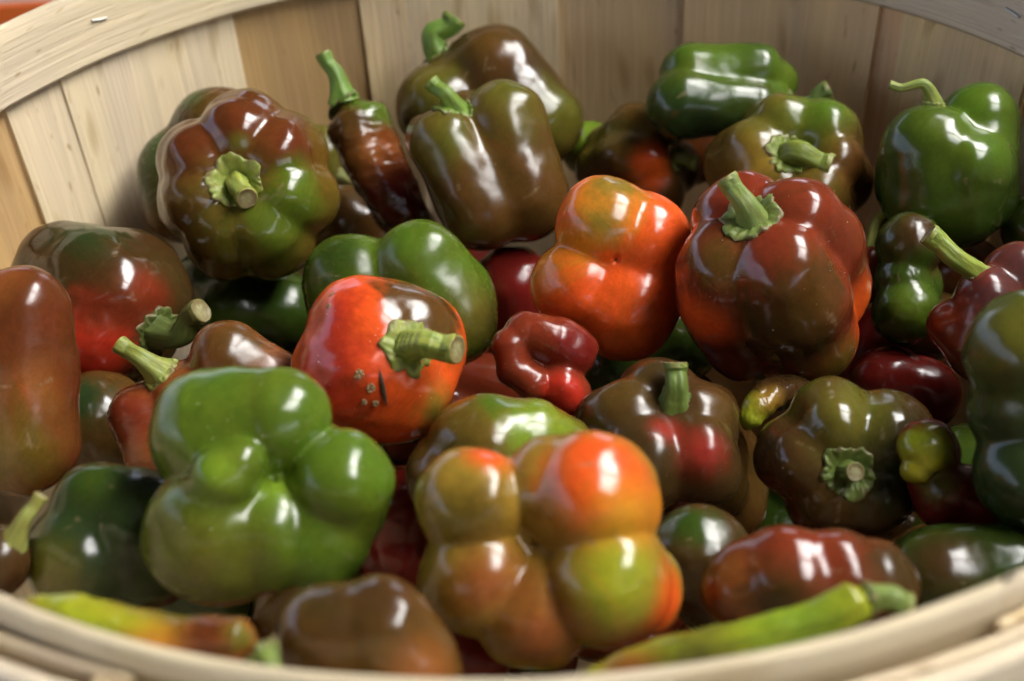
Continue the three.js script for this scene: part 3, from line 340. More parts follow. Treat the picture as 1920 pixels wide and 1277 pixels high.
  {"kind":"bell","name":"bell_pepper","label":"glossy green pepper with a thin bent stem beside the grey brown staves","at":[0.1742,0.2369,-0.0677],"core":[0.0,0.0,0.0],"lobes":[[-0.0089,0.0082,-0.0005,0.0193,-0.0078,-0.0089,0.009,0.0193],[0.0133,0.0152,-0.0108,0.0163,0.0107,-0.0075,0.0053,0.0172],[0.0046,0.003,0.0084,0.0182,0.0017,-0.0099,0.0123,0.0172],[-0.0018,-0.0042,-0.0023,0.0258,-0.0018,-0.0042,-0.0023,0.0258],[-0.0166,0.0025,-0.0018,0.012,-0.0166,0.0025,-0.0018,0.012]],"blend":0.00107,"detail":58,"grain":[-0.2033,0.9702,-0.1318],"gloss":1.0,"skin":[0.0395,0.0685,0.008],"patches":[[0.0054,0.0212,0.0082,0.0236,0.0887,0.1441,0.0116,0.9],[0.0149,0.0301,-0.0044,0.0107,0.0887,0.1441,0.0116,0.9]],"stem":{"axis":[-0.2033,0.9702,-0.1318],"through":[-0.0036,0.0107,-0.0076],"tip":[-0.0176,0.008,-0.003],"base_radius":0.0047,"tip_radius":0.0015,"calyx":0.0047,"points":4,"rings":0,"tone":[0.2016,0.2874,0.0452]}},
  {"kind":"bell","name":"bell_pepper","label":"small dented pepper, brown above and green below, in the gap beside the upright one","at":[0.1491,0.2121,-0.0254],"core":[0.0,0.0,0.0],"lobes":[[0.0018,0.0117,-0.0083,0.0128,0.0018,0.0117,-0.0083,0.0128],[-0.001,0.0009,-0.0006,0.0112,-0.001,0.0009,-0.0006,0.0112],[-0.0017,-0.0075,0.0089,0.0132,-0.0017,-0.0075,0.0089,0.0132],[0.003,-0.0046,-0.0044,0.0124,0.003,-0.0046,-0.0044,0.0124]],"blend":0.00083,"detail":48,"grain":[0.2239,0.779,0.5857],"gloss":1.2,"skin":[0.0395,0.0685,0.008],"patches":[[0.0022,0.0233,-0.0027,0.0108,0.0612,0.0319,0.0091,0.6],[0.013,0.0103,-0.0021,0.0083,0.0612,0.0319,0.0091,0.9],[-0.0016,0.0009,0.0191,0.0124,0.0887,0.1441,0.0116,0.9]],"wrinkle":0.12},
  {"kind":"bell","name":"bell_pepper","label":"little red pepper with a pale hooked stem showing behind the upright one","at":[0.1412,0.205,-0.0493],"core":[0.0,0.0,0.0],"lobes":[[-0.0003,0.0014,-0.001,0.0069,-0.0003,0.0014,-0.001,0.0069],[-0.0022,-0.0082,0.0032,0.0069,-0.0022,-0.0082,0.0032,0.0069]],"blend":0.00194,"detail":28,"grain":[0.156,0.8603,-0.4854],"gloss":1.2,"skin":[0.1946,0.0319,0.0116],"patches":[],"stem":{"axis":[0.156,0.8603,-0.4854],"through":[0.0,0.0,0.0],"tip":[0.0096,0.0133,-0.0094],"base_radius":0.0035,"tip_radius":0.0022,"calyx":0.003,"points":4,"rings":0,"tone":[0.2462,0.3231,0.0482]}},
  {"kind":"bell","name":"bell_pepper","label":"purple brown pepper with a sturdy light green stem pointing at the small dented one","at":[0.1742,0.22,0.0141],"core":[0.0,0.0,0.0],"lobes":[[0.0037,0.0124,-0.0088,0.0127,0.0037,0.0124,-0.0088,0.0127],[-0.0092,0.01,-0.0,0.0115,-0.0121,-0.0051,0.0083,0.0123],[-0.0004,-0.0074,0.0029,0.0192,-0.0004,-0.0074,0.0029,0.0192],[-0.0193,-0.0007,0.0005,0.0096,-0.0193,-0.0007,0.0005,0.0096]],"blend":0.00115,"detail":54,"grain":[-0.7817,0.6014,0.1652],"gloss":1.1,"skin":[0.1946,0.0319,0.0116],"patches":[[0.003,0.0226,-0.0012,0.0154,0.0887,0.0296,0.0252,0.8],[-0.0111,0.0167,0.0092,0.0115,0.0887,0.0296,0.0252,0.9],[-0.0124,-0.0035,0.0205,0.0115,0.0612,0.0319,0.0091,0.9]],"stem":{"axis":[-0.7817,0.6014,0.1652],"through":[0.0006,0.0088,-0.0062],"tip":[-0.0162,0.0122,-0.0063],"base_radius":0.0038,"tip_radius":0.0035,"calyx":0.0044,"points":4,"rings":0,"tone":[0.1946,0.2874,0.0369]}},
  {"kind":"bell","name":"bell_pepper","label":"dusky green pepper with two bulging lobes, one above the other","at":[0.1483,0.2497,0.0998],"core":[0.0,0.0,0.0],"lobes":[[-0.0015,0.0148,-0.0066,0.0184,-0.0015,0.0148,-0.0066,0.0184],[-0.0008,0.0,-0.0,0.0177,-0.0008,0.0,-0.0,0.0177],[-0.0027,-0.0158,0.0131,0.0165,-0.0027,-0.0158,0.0131,0.0165],[0.0087,-0.0031,-0.0036,0.0174,0.0087,-0.0031,-0.0036,0.0174]],"blend":0.00127,"detail":54,"grain":[0.2239,0.779,0.5857],"gloss":1.0,"skin":[0.0273,0.0452,0.013],"patches":[[-0.0075,0.0296,0.0026,0.0174,0.1221,0.107,0.0144,0.9],[-0.0038,0.0127,0.0121,0.0095,0.0395,0.0685,0.008,0.9]]},
  {"kind":"bell","name":"bell_pepper","label":"small puckered maroon pepper folded like a knot in the middle of the pile","at":[0.0052,0.222,0.0238],"core":[-0.0,-0.0022,-0.0031],"lobes":[[-0.0052,0.0083,-0.0035,0.0076,0.005,0.0044,-0.0031,0.0094],[-0.0111,0.0062,0.0012,0.0064,-0.0106,0.0005,0.0062,0.0057],[-0.0097,-0.0004,0.0067,0.0057,-0.0034,-0.0043,0.01,0.0064],[0.006,-0.007,0.0087,0.0079,0.0096,-0.0102,0.0095,0.0076],[0.0105,-0.0,-0.0023,0.0098,0.0105,-0.0,-0.0023,0.0098],[-0.0011,-0.0059,-0.0051,0.0117,-0.0011,-0.0059,-0.0051,0.0117]],"blend":0.00076,"detail":54,"grain":[0.2239,0.779,0.5857],"gloss":1.2,"skin":[0.1946,0.0319,0.0116],"patches":[[0.0078,-0.0043,0.0159,0.0087,0.5029,0.0319,0.0144,0.4],[0.0125,0.0069,0.0044,0.0113,0.162,0.0116,0.008,0.7],[-0.0041,0.0146,0.0005,0.0094,0.1946,0.0319,0.0116,0.8]]},
  {"kind":"bell","name":"bell_pepper","label":"smooth pepper ripening from bright green to brown, behind the orange lobed one","at":[-0.0133,0.2166,0.0792],"core":[0.0,0.0,0.0],"lobes":[[-0.0022,0.0057,-0.0041,0.019,-0.0022,0.0057,-0.0041,0.019],[0.0135,0.0068,-0.007,0.0138,0.0219,0.0016,-0.0075,0.0121],[-0.013,-0.0008,0.0006,0.0155,-0.013,-0.0008,0.0006,0.0155],[0.0025,-0.0055,-0.0046,0.0224,0.0025,-0.0055,-0.0046,0.0224]],"blend":0.00155,"detail":54,"grain":[0.2239,0.779,0.5857],"gloss":1.1,"skin":[0.1329,0.0802,0.0116],"patches":[[0.0172,0.018,0.0002,0.0155,0.1746,0.2623,0.0194,0.6],[0.0022,0.0237,-0.0081,0.0069,0.0887,0.1441,0.0116,0.9],[-0.0164,0.0081,0.0128,0.019,0.1022,0.0482,0.0103,0.8]]},
  {"kind":"bell","name":"bell_pepper","label":"large five lobed pepper marbled orange, ochre and olive, blossom end up at the front","at":[0.0007,0.25,0.1494],"core":[-0.0,-0.0049,-0.007],"lobes":[[-0.0001,-0.0119,-0.0143,0.0264,-0.0001,-0.0119,-0.0143,0.0264],[0.0136,0.0113,-0.0062,0.0183,0.0136,0.0113,-0.0062,0.0183],[0.0037,0.0118,-0.0101,0.0143,0.0037,0.0118,-0.0101,0.0143],[0.0159,-0.0037,0.0099,0.0174,0.0159,-0.0037,0.0099,0.0174],[-0.0037,-0.0127,0.009,0.0168,-0.0037,-0.0127,0.009,0.0168],[-0.0175,-0.0053,0.0037,0.0164,-0.0175,-0.0053,0.0037,0.0164],[-0.0184,0.0108,-0.0076,0.0151,-0.0184,0.0108,-0.0076,0.0151],[0.0236,-0.0137,0.0027,0.0135,0.0236,-0.0137,0.0027,0.0135]],"blend":0.00057,"detail":72,"grain":[0.2239,0.779,0.5857],"gloss":1.05,"skin":[0.2705,0.162,0.0212],"patches":[[0.0154,0.0271,0.0027,0.0164,0.7454,0.0976,0.0144,0.6],[0.0206,0.0188,0.0088,0.01,0.6584,0.2232,0.0176,0.9],[-0.0135,0.0246,-0.011,0.0064,0.7454,0.0976,0.0144,0.95],[-0.0194,0.0177,0.0058,0.01,0.1329,0.0802,0.0116,0.9],[-0.0146,0.0042,0.0168,0.0114,0.2623,0.0762,0.0176,0.9],[-0.0039,-0.0054,0.0241,0.0128,0.2623,0.0762,0.0176,0.9],[0.0169,0.009,0.0218,0.0114,0.2961,0.314,0.0176,0.9],[0.032,-0.0068,0.0157,0.0114,0.7454,0.0976,0.0144,0.6],[0.0201,-0.0119,0.0247,0.0086,0.2623,0.0762,0.0176,0.9],[0.0305,0.0122,0.0004,0.0057,0.6584,0.2232,0.0176,0.8]],"scar":[-0.1535,0.6905,0.7068]},
  {"kind":"bell","name":"bell_pepper","label":"squat dark brown pepper with two red blotches below its upright stem","at":[0.0437,0.2135,0.0631],"core":[0.0,0.0,0.0],"lobes":[[0.012,0.0078,-0.0029,0.0114,0.0136,0.002,-0.0051,0.0121],[0.0136,0.002,-0.0051,0.0121,0.0094,-0.0094,-0.0065,0.0104],[0.0005,0.0096,-0.0116,0.0126,-0.0,0.0053,-0.0152,0.0134],[-0.0,0.0053,-0.0152,0.0134,-0.0009,-0.0056,-0.0139,0.0113],[-0.0122,0.0085,-0.0023,0.0126,-0.015,0.0041,-0.0042,0.0134],[-0.015,0.0041,-0.0042,0.0134,-0.0123,-0.006,-0.0053,0.0118],[-0.0079,0.0038,0.0127,0.0132,-0.0098,-0.0008,0.0138,0.0141],[-0.0098,-0.0008,0.0138,0.0141,-0.0083,-0.0089,0.0086,0.0123],[0.0093,0.0035,0.0111,0.0124,0.0105,-0.002,0.0118,0.0132],[0.0105,-0.002,0.0118,0.0132,0.0071,-0.0116,0.0067,0.011],[-0.0006,-0.0061,-0.0014,0.0159,0.0001,0.0015,0.0003,0.015]],"blend":0.00143,"detail":58,"grain":[0.0952,0.9946,0.0419],"gloss":1.3,"skin":[0.0612,0.0319,0.0091],"patches":[[0.01,0.0111,0.0209,0.0086,0.2874,0.0252,0.0144,0.95],[-0.0012,0.0152,0.0133,0.0057,0.2874,0.0252,0.0144,0.98],[-0.0156,0.0206,-0.002,0.0107,0.1022,0.0482,0.0103,0.9],[0.0179,0.0155,0.0032,0.0089,0.1022,0.0482,0.0103,0.9]],"stem":{"axis":[0.0952,0.9946,0.0419],"through":[0.0018,-0.0001,0.0001],"tip":[0.0007,0.0107,-0.0058],"base_radius":0.0061,"tip_radius":0.0034,"calyx":0.0055,"points":5,"rings":0,"tone":[0.107,0.1812,0.0273]}},
  {"kind":"bell","name":"bell_pepper","label":"dark olive and brown pepper facing up with a round collar about its stub stem","at":[0.1006,0.2093,0.0729],"core":[0.0,0.0,0.0],"lobes":[[0.0118,0.0103,0.0059,0.0142,0.0149,0.0077,-0.0002,0.0151],[0.0149,0.0077,-0.0002,0.0151,0.0128,-0.0009,-0.0111,0.0121],[-0.0031,0.016,0.0035,0.0119,-0.0025,0.0132,-0.0051,0.0127],[-0.0025,0.0132,-0.0051,0.0127,-0.0002,0.0017,-0.0173,0.0109],[-0.0129,0.0067,0.0074,0.0121,-0.0142,0.0025,-0.0,0.0128],[-0.0142,0.0025,-0.0,0.0128,-0.0094,-0.0057,-0.0121,0.0115],[-0.0057,-0.0027,0.015,0.0113,-0.0056,-0.0091,0.0085,0.012],[-0.0056,-0.0091,0.0085,0.012,-0.0027,-0.0153,-0.0068,0.0107],[0.0078,-0.0027,0.0145,0.0135,0.0103,-0.0082,0.0093,0.0144],[0.0103,-0.0082,0.0093,0.0144,0.0094,-0.0138,-0.0048,0.0115],[-0.0001,0.0006,0.0009,0.0139,0.0005,-0.0024,-0.0039,0.0132]],"blend":0.00141,"detail":58,"grain":[-0.1049,0.5283,0.8426],"gloss":0.9,"skin":[0.0612,0.0319,0.0091],"patches":[[0.0024,0.0262,0.0061,0.0176,0.1221,0.107,0.0144,0.8],[-0.0114,0.0195,-0.0138,0.0106,0.1221,0.107,0.0144,0.9],[0.019,0.0119,0.018,0.0158,0.0273,0.0452,0.013,0.9],[-0.0167,0.0007,0.0171,0.0123,0.1022,0.0482,0.0103,0.9]],"stem":{"axis":[-0.1049,0.5283,0.8426],"through":[-0.0,-0.0006,0.0004],"tip":[0.0007,0.0049,0.0064],"base_radius":0.0074,"tip_radius":0.0026,"calyx":0.0095,"points":5,"rings":0,"tone":[0.107,0.1746,0.0273]}},
  {"kind":"bell","name":"bell_pepper","label":"deep red pepper ending in a knobbly yellow green twisted tip","at":[0.1324,0.2187,0.0965],"core":[-0.0065,0.003,-0.0021],"lobes":[[-0.011,0.0115,-0.0033,0.0087,-0.011,0.0115,-0.0033,0.0087],[-0.0154,0.0136,-0.0002,0.0043,-0.0154,0.0136,-0.0002,0.0043],[-0.0126,0.0102,0.0034,0.0033,-0.0126,0.0102,0.0034,0.0033],[-0.0164,0.0077,0.0035,0.004,-0.0164,0.0077,0.0035,0.004],[-0.0145,0.0071,0.0052,0.0023,-0.0145,0.0071,0.0052,0.0023],[-0.0075,0.0077,-0.0042,0.008,-0.0075,0.0077,-0.0042,0.008],[-0.0036,-0.0039,0.0028,0.011,0.0094,-0.0096,0.0047,0.0133],[-0.0091,0.0004,-0.0003,0.0073,-0.0091,0.0004,-0.0003,0.0073]],"blend":0.00067,"detail":58,"grain":[0.2239,0.779,0.5857],"gloss":1.2,"skin":[0.162,0.0116,0.008],"patches":[[-0.0145,0.0142,0.0042,0.0103,0.2961,0.314,0.0176,0.4],[-0.0181,0.0099,0.0064,0.0067,0.2961,0.314,0.0176,0.5],[-0.0091,0.005,0.0061,0.0067,0.1221,0.107,0.0144,0.8]]},
  {"kind":"chili","name":"chili_pepper","label":"small pepper whose pointed yellow green tip pokes out below the upright one","at":[0.0778,0.2129,0.0493],"path":[[-0.0053,-0.003,0.0066,0.0015],[-0.0032,0.0002,0.0044,0.004],[0.0005,0.0025,0.0004,0.0053],[0.0054,0.0029,-0.0043,0.0059],[0.0113,0.0005,-0.0093,0.0062],[0.0168,-0.0029,-0.0136,0.0055],[0.0204,-0.0052,-0.0165,0.0015]],"grain":[0.2239,0.779,0.5857],"gloss":1.2,"skin":[0.0612,0.0319,0.0091],"patches":[[-0.0038,0.0023,0.0077,0.011,0.2961,0.314,0.0176,0.4],[0.0039,0.006,0.0025,0.0062,0.2705,0.162,0.0212,0.8]]},
  {"kind":"bell","name":"bell_pepper","label":"shiny dark red pepper lying lengthwise behind the light green chili","at":[0.0719,0.24,0.1552],"core":[0.0,0.0,0.0],"lobes":[[-0.0169,-0.0019,0.0014,0.0129,-0.0169,-0.0019,0.0014,0.0129],[-0.0068,0.0009,0.0021,0.0152,-0.0068,0.0009,0.0021,0.0152],[0.0054,0.0006,0.0024,0.0143,0.0054,0.0006,0.0024,0.0143],[0.016,-0.0028,0.002,0.0126,0.016,-0.0028,0.002,0.0126],[-0.0005,-0.0066,-0.0024,0.0143,-0.0005,-0.0066,-0.0024,0.0143]],"blend":0.00086,"detail":60,"grain":[0.2239,0.779,0.5857],"gloss":0.9,"skin":[0.1221,0.0319,0.0091],"patches":[[-0.0189,0.0072,0.0103,0.01,0.2623,0.0762,0.0176,0.95],[-0.0041,0.0154,0.0059,0.0129,0.1946,0.0319,0.0116,0.9],[-0.0119,0.0067,0.0152,0.01,0.0612,0.0319,0.0091,0.9],[0.0227,0.0068,0.0064,0.0129,0.0612,0.0319,0.0091,0.7]]},
  {"kind":"chili","name":"chili_pepper","label":"long light green chili lying along the inside of the front rim","at":[0.0524,0.265,0.1956],"path":[[0.0222,0.0063,-0.0045,0.0037],[0.019,0.0047,-0.0027,0.005],[0.0113,0.0018,-0.0007,0.0052],[-0.0001,-0.0007,0.0011,0.0055],[-0.0114,-0.003,0.0022,0.0057],[-0.0227,-0.0048,0.0028,0.0055],[-0.0328,-0.0068,0.0033,0.0047],[-0.0417,-0.0088,0.0041,0.0032],[-0.0467,-0.0097,0.0045,0.001]],"grain":[0.9219,0.3179,0.2215],"gloss":1.2,"skin":[0.2961,0.314,0.0176],"patches":[[-0.0189,-0.0008,0.0067,0.0112,0.1221,0.107,0.0144,0.9],[0.0063,0.0041,0.0042,0.0124,0.1746,0.2623,0.0194,0.9],[-0.0341,-0.0047,0.0074,0.0087,0.2623,0.0762,0.0176,0.9]],"stem":{"axis":[0.9219,0.3179,0.2215],"through":[0.0221,0.0046,-0.0033],"tip":[0.0071,-0.0012,0.002],"base_radius":0.0037,"tip_radius":0.0027,"calyx":0.0045,"points":6,"rings":0,"tone":[0.1559,0.2462,0.0423]}},
  {"kind":"bell","name":"bell_pepper","label":"brown pepper with a green crown, half buried beside the orange lobed one","at":[0.0502,0.21,0.1188],"core":[0.0,0.0,0.0],"lobes":[[-0.0023,0.0014,-0.001,0.0168,-0.0023,0.0014,-0.001,0.0168],[0.0036,-0.0068,0.0048,0.0145,0.0036,-0.0068,0.0048,0.0145]],"blend":0.00145,"detail":44,"grain":[0.2239,0.779,0.5857],"gloss":1.2,"skin":[0.0612,0.0319,0.0091],"patches":[[-0.0049,0.0179,0.001,0.0097,0.0395,0.0685,0.008,0.8]]},
  {"kind":"bell","name":"bell_pepper","label":"dark green pepper in deep shade by the front rim","at":[0.1243,0.2075,0.1287],"core":[0.0,0.0,0.0],"lobes":[[-0.0063,0.0003,-0.0002,0.0165,0.0128,0.0007,-0.0005,0.0159]],"blend":0.00143,"detail":44,"grain":[0.2239,0.779,0.5857],"gloss":1.2,"skin":[0.0395,0.0685,0.008],"patches":[[-0.0091,0.0151,0.0066,0.0127,0.0612,0.0319,0.0091,0.9]]},
  {"kind":"bell","name":"bell_pepper","label":"dusky brown pepper with streaks of orange just inside the front rim","at":[-0.0441,0.255,0.1836],"core":[0.0,0.0,0.0],"lobes":[[-0.0084,0.003,0.0011,0.0138,-0.0084,0.003,0.0011,0.0138],[0.0034,0.003,0.0001,0.0138,0.0088,-0.0047,0.0055,0.0141],[-0.0001,-0.0039,-0.0021,0.0162,-0.0001,-0.0039,-0.0021,0.0162]],"blend":0.00118,"detail":54,"grain":[0.2239,0.779,0.5857],"gloss":1.0,"skin":[0.1022,0.0482,0.0103],"patches":[[0.0141,0.0042,0.0152,0.0091,0.2623,0.0762,0.0176,0.95],[-0.0059,0.0164,0.0033,0.0104,0.0612,0.0319,0.0091,0.9],[0.0047,0.0168,0.0004,0.0104,0.0612,0.0319,0.0091,0.9]]},
  {"kind":"bell","name":"bell_pepper","label":"dark olive pepper with a waxy sheen below the tall red brown one","at":[-0.1281,0.2287,0.1125],"core":[0.0,0.0,0.0],"lobes":[[-0.0019,0.0088,-0.0043,0.0137,-0.0019,0.0088,-0.0043,0.0137],[-0.0066,-0.0008,0.0065,0.0166,-0.0066,-0.0008,0.0065,0.0166],[0.008,0.0,-0.002,0.0194,0.008,0.0,-0.002,0.0194],[0.0092,-0.0068,0.0009,0.0169,0.0092,-0.0068,0.0009,0.0169]],"blend":0.00127,"detail":54,"grain":[0.2239,0.779,0.5857],"gloss":1.1,"skin":[0.0273,0.0452,0.013],"patches":[[-0.0139,0.0053,0.02,0.0111,0.1221,0.107,0.0144,0.9],[0.0003,0.0221,-0.0018,0.008,0.0395,0.0685,0.008,0.9]]},
  {"kind":"bell","name":"bell_pepper","label":"blackish brown pepper beside the waxy dark olive one with a ragged pale green stem","at":[-0.1549,0.2373,0.1282],"core":[0.0,0.0,0.0],"lobes":[[-0.0008,0.0,-0.0,0.01,-0.0008,0.0,-0.0,0.01],[-0.0056,-0.0035,0.0025,0.0091,-0.0056,-0.0035,0.0025,0.0091]],"blend":0.00137,"detail":36,"grain":[0.503,0.8485,-0.1646],"gloss":1.2,"skin":[0.0612,0.0319,0.0091],"patches":[],"stem":{"axis":[0.503,0.8485,-0.1646],"through":[0.0024,-0.0001,0.0001],"tip":[0.0086,0.0104,-0.0055],"base_radius":0.0043,"tip_radius":0.0018,"calyx":0.0041,"points":4,"rings":0,"tone":[0.2462,0.305,0.0648]}},
  {"kind":"chili","name":"chili_pepper","label":"yellow and orange chili lying against the inside of the front rim","at":[-0.0911,0.27,0.1896],"path":[[-0.0322,0.0061,-0.0058,0.0013],[-0.0279,0.0049,-0.0044,0.003],[-0.0198,0.0035,-0.0024,0.005],[-0.01,0.0005,-0.0003,0.0058],[-0.0001,-0.0016,0.0012,0.006],[0.0099,-0.0022,0.0022,0.0058],[0.0186,-0.0022,0.0031,0.0058],[0.023,-0.0025,0.0042,0.005]],"grain":[0.4568,0.1353,0.8792],"gloss":1.2,"skin":[0.2623,0.0762,0.0176],"patches":[[-0.0185,0.0075,0.0002,0.015,0.2961,0.314,0.0176,0.8],[-0.0037,0.0034,0.0045,0.0088,0.2961,0.314,0.0176,0.95],[0.004,0.0029,-0.002,0.0075,0.1221,0.107,0.0144,0.9],[-0.0003,-0.0011,0.0071,0.0075,0.6584,0.2232,0.0176,0.9],[0.0125,0.0027,0.0051,0.0075,0.1221,0.0319,0.0091,0.9],[0.0201,0.003,0.0051,0.0045,0.1221,0.107,0.0144,0.8]],"stem":{"axis":[0.4568,0.1353,0.8792],"through":[0.0228,-0.0035,0.0025],"tip":[0.0008,-0.0044,0.0068],"base_radius":0.0033,"tip_radius":0.002,"calyx":0.0045,"points":6,"rings":0,"tone":[0.1221,0.2016,0.0273]}},
  {"kind":"bell","name":"bell_pepper","label":"dark green pepper in the shade below the knobbly one","at":[-0.1188,0.175,-0.0845],"core":[0.0,0.0,0.0],"lobes":[[-0.0069,0.0013,-0.0009,0.0211,-0.0069,0.0013,-0.0009,0.0211],[0.0117,-0.0019,-0.0015,0.0192,0.0117,-0.0019,-0.0015,0.0192],[-0.0193,0.0068,-0.0105,0.0178,-0.0193,0.0068,-0.0105,0.0178]],"blend":0.00211,"detail":36,"grain":[0.2239,0.779,0.5857],"gloss":1.2,"skin":[0.0395,0.0685,0.008],"patches":[]},
  {"kind":"bell","name":"bell_pepper","label":"brown pepper in the gap under the scarlet and brown one","at":[-0.1611,0.1903,0.0088],"core":[0.0,0.0,0.0],"lobes":[[-0.002,0.0001,-0.0001,0.0211,-0.002,0.0001,-0.0001,0.0211],[0.0094,-0.0103,0.0073,0.0181,0.0094,-0.0103,0.0073,0.0181]],"blend":0.00181,"detail":40,"grain":[0.2239,0.779,0.5857],"gloss":1.2,"skin":[0.1022,0.0482,0.0103],"patches":[[-0.0013,0.0199,0.0071,0.0121,0.0273,0.0452,0.013,0.8]]},
  {"kind":"bell","name":"bell_pepper","label":"deep red pepper low between the olive brown and orange red peppers","at":[-0.0027,0.175,-0.0856],"core":[0.0,0.0,0.0],"lobes":[[-0.0009,0.0039,-0.0027,0.0187,-0.0009,0.0039,-0.0027,0.0187],[0.0053,-0.0079,0.0056,0.0164,0.0053,-0.0079,0.0056,0.0164]],"blend":0.00211,"detail":36,"grain":[0.2239,0.779,0.5857],"gloss":1.2,"skin":[0.162,0.0116,0.008],"patches":[]},
  {"kind":"bell","name":"bell_pepper","label":"deep red pepper in the gap above the dark olive pepper with the round collar","at":[0.143,0.18,-0.0033],"core":[0.0,0.0,0.0],"lobes":[[-0.0041,0.0002,-0.0001,0.0145,-0.0041,0.0002,-0.0001,0.0145],[0.0101,-0.0038,0.0027,0.0145,0.0101,-0.0038,0.0027,0.0145]],"blend":0.00186,"detail":36,"grain":[0.2239,0.779,0.5857],"gloss":1.2,"skin":[0.162,0.0116,0.008],"patches":[]},
  {"kind":"bell","name":"bell_pepper","label":"deep red pepper in the gap between the large green and the marbled orange peppers","at":[-0.0471,0.19,0.0732],"core":[0.0,0.0,0.0],"lobes":[[0.0003,0.0044,-0.0031,0.0155,0.0003,0.0044,-0.0031,0.0155],[0.0004,-0.0074,0.0052,0.0144,0.0004,-0.0074,0.0052,0.0144]],"blend":0.00162,"detail":36,"grain":[0.2239,0.779,0.5857],"gloss":1.2,"skin":[0.162,0.0116,0.008],"patches":[]},
  {"kind":"bell","name":"bell_pepper","label":"pale green pepper peeping out behind the long olive brown one","at":[0.0399,0.1959,-0.1903],"core":[0.0,0.0,0.0],"lobes":[[-0.0015,-0.0032,0.0022,0.0137,-0.0015,-0.0032,0.0022,0.0137]],"blend":0.00237,"detail":28,"grain":[0.2239,0.779,0.5857],"gloss":1.2,"skin":[0.1746,0.2623,0.0194],"patches":[]},
  {"kind":"bell","name":"bell_pepper","label":"orange brown pepper in the gap below the long dark green one","at":[0.0895,0.1906,-0.186],"core":[0.0,0.0,0.0],"lobes":[[0.0,0.0,0.0,0.0173,0.0,0.0,0.0,0.0173]],"blend":0.00237,"detail":28,"grain":[0.2239,0.779,0.5857],"gloss":1.2,"skin":[0.2623,0.0762,0.0176],"patches":[]},
  {"kind":"bell","name":"bell_pepper","label":"orange brown pepper in the gap below the glossy green one with the thin stem","at":[0.1886,0.185,-0.0676],"core":[0.0,0.0,0.0],"lobes":[[0.0011,-0.0001,0.0,0.0167,0.0011,-0.0001,0.0,0.0167]],"blend":0.00204,"detail":32,"grain":[0.2239,0.779,0.5857],"gloss":1.2,"skin":[0.2623,0.0762,0.0176],"patches":[]},
  {"kind":"bell","name":"bell_pepper","label":"green pepper against the staves behind the purple brown one","at":[0.206,0.2169,-0.0517],"core":[0.0,0.0,0.0],"lobes":[[0.0011,-0.0,0.0,0.0133,0.0011,-0.0,0.0,0.0133]],"blend":0.00193,"detail":32,"grain":[0.2239,0.779,0.5857],"gloss":1.2,"skin":[0.0395,0.0685,0.008],"patches":[]},
  {"kind":"bell","name":"bell_pepper","label":"dark green pepper in the gap under the orange red one","at":[0.0352,0.17,-0.0265],"core":[0.0,0.0,0.0],"lobes":[[0.0004,0.0053,-0.0037,0.0152,0.0004,0.0053,-0.0037,0.0152],[0.029,0.0098,-0.0096,0.0152,0.029,0.0098,-0.0096,0.0152]],"blend":0.00195,"detail":36,"grain":[0.2239,0.779,0.5857],"gloss":1.2,"skin":[0.0395,0.0685,0.008],"patches":[]},
  {"kind":"bell","name":"bell_pepper","label":"brown pepper below the small dented one","at":[0.165,0.18,-0.0299],"core":[0.0,0.0,0.0],"lobes":[[0.0014,0.0052,-0.0037,0.0142,0.0014,0.0052,-0.0037,0.0142]],"blend":0.00194,"detail":32,"grain":[0.2239,0.779,0.5857],"gloss":1.2,"skin":[0.1022,0.0482,0.0103],"patches":[]},
  {"kind":"bell","name":"bell_pepper","label":"dark green pepper in the gap behind the yellow and orange chili","at":[-0.1165,0.1942,0.1018],"core":[0.0,0.0,0.0],"lobes":[[0.0,0.0,0.0,0.0153,0.0,0.0,0.0,0.0153],[0.0117,-0.0033,0.0023,0.0136,0.0117,-0.0033,0.0023,0.0136]],"blend":0.00153,"detail":36,"grain":[0.2239,0.779,0.5857],"gloss":1.2,"skin":[0.0395,0.0685,0.008],"patches":[]},
  {"kind":"bell","name":"bell_pepper","label":"deep red pepper in the gap between the dusky brown and the marbled peppers","at":[-0.0216,0.215,0.1538],"core":[0.0,0.0,0.0],"lobes":[[0.0,0.0,0.0,0.0119,0.0,0.0,0.0,0.0119]],"blend":0.00134,"detail":36,"grain":[0.2239,0.779,0.5857],"gloss":1.2,"skin":[0.162,0.0116,0.008],"patches":[]},
  {"kind":"bell","name":"bell_pepper","label":"brown pepper in the gap below the slim horn shaped one","at":[-0.0802,0.1728,-0.1524],"core":[0.0,0.0,0.0],"lobes":[[-0.0011,0.0021,-0.0015,0.0215,-0.0011,0.0021,-0.0015,0.0215],[0.0111,-0.0083,0.0027,0.0195,0.0111,-0.0083,0.0027,0.0195]],"blend":0.00231,"detail":36,"grain":[0.2239,0.779,0.5857],"gloss":1.2,"skin":[0.1022,0.0482,0.0103],"patches":[]},
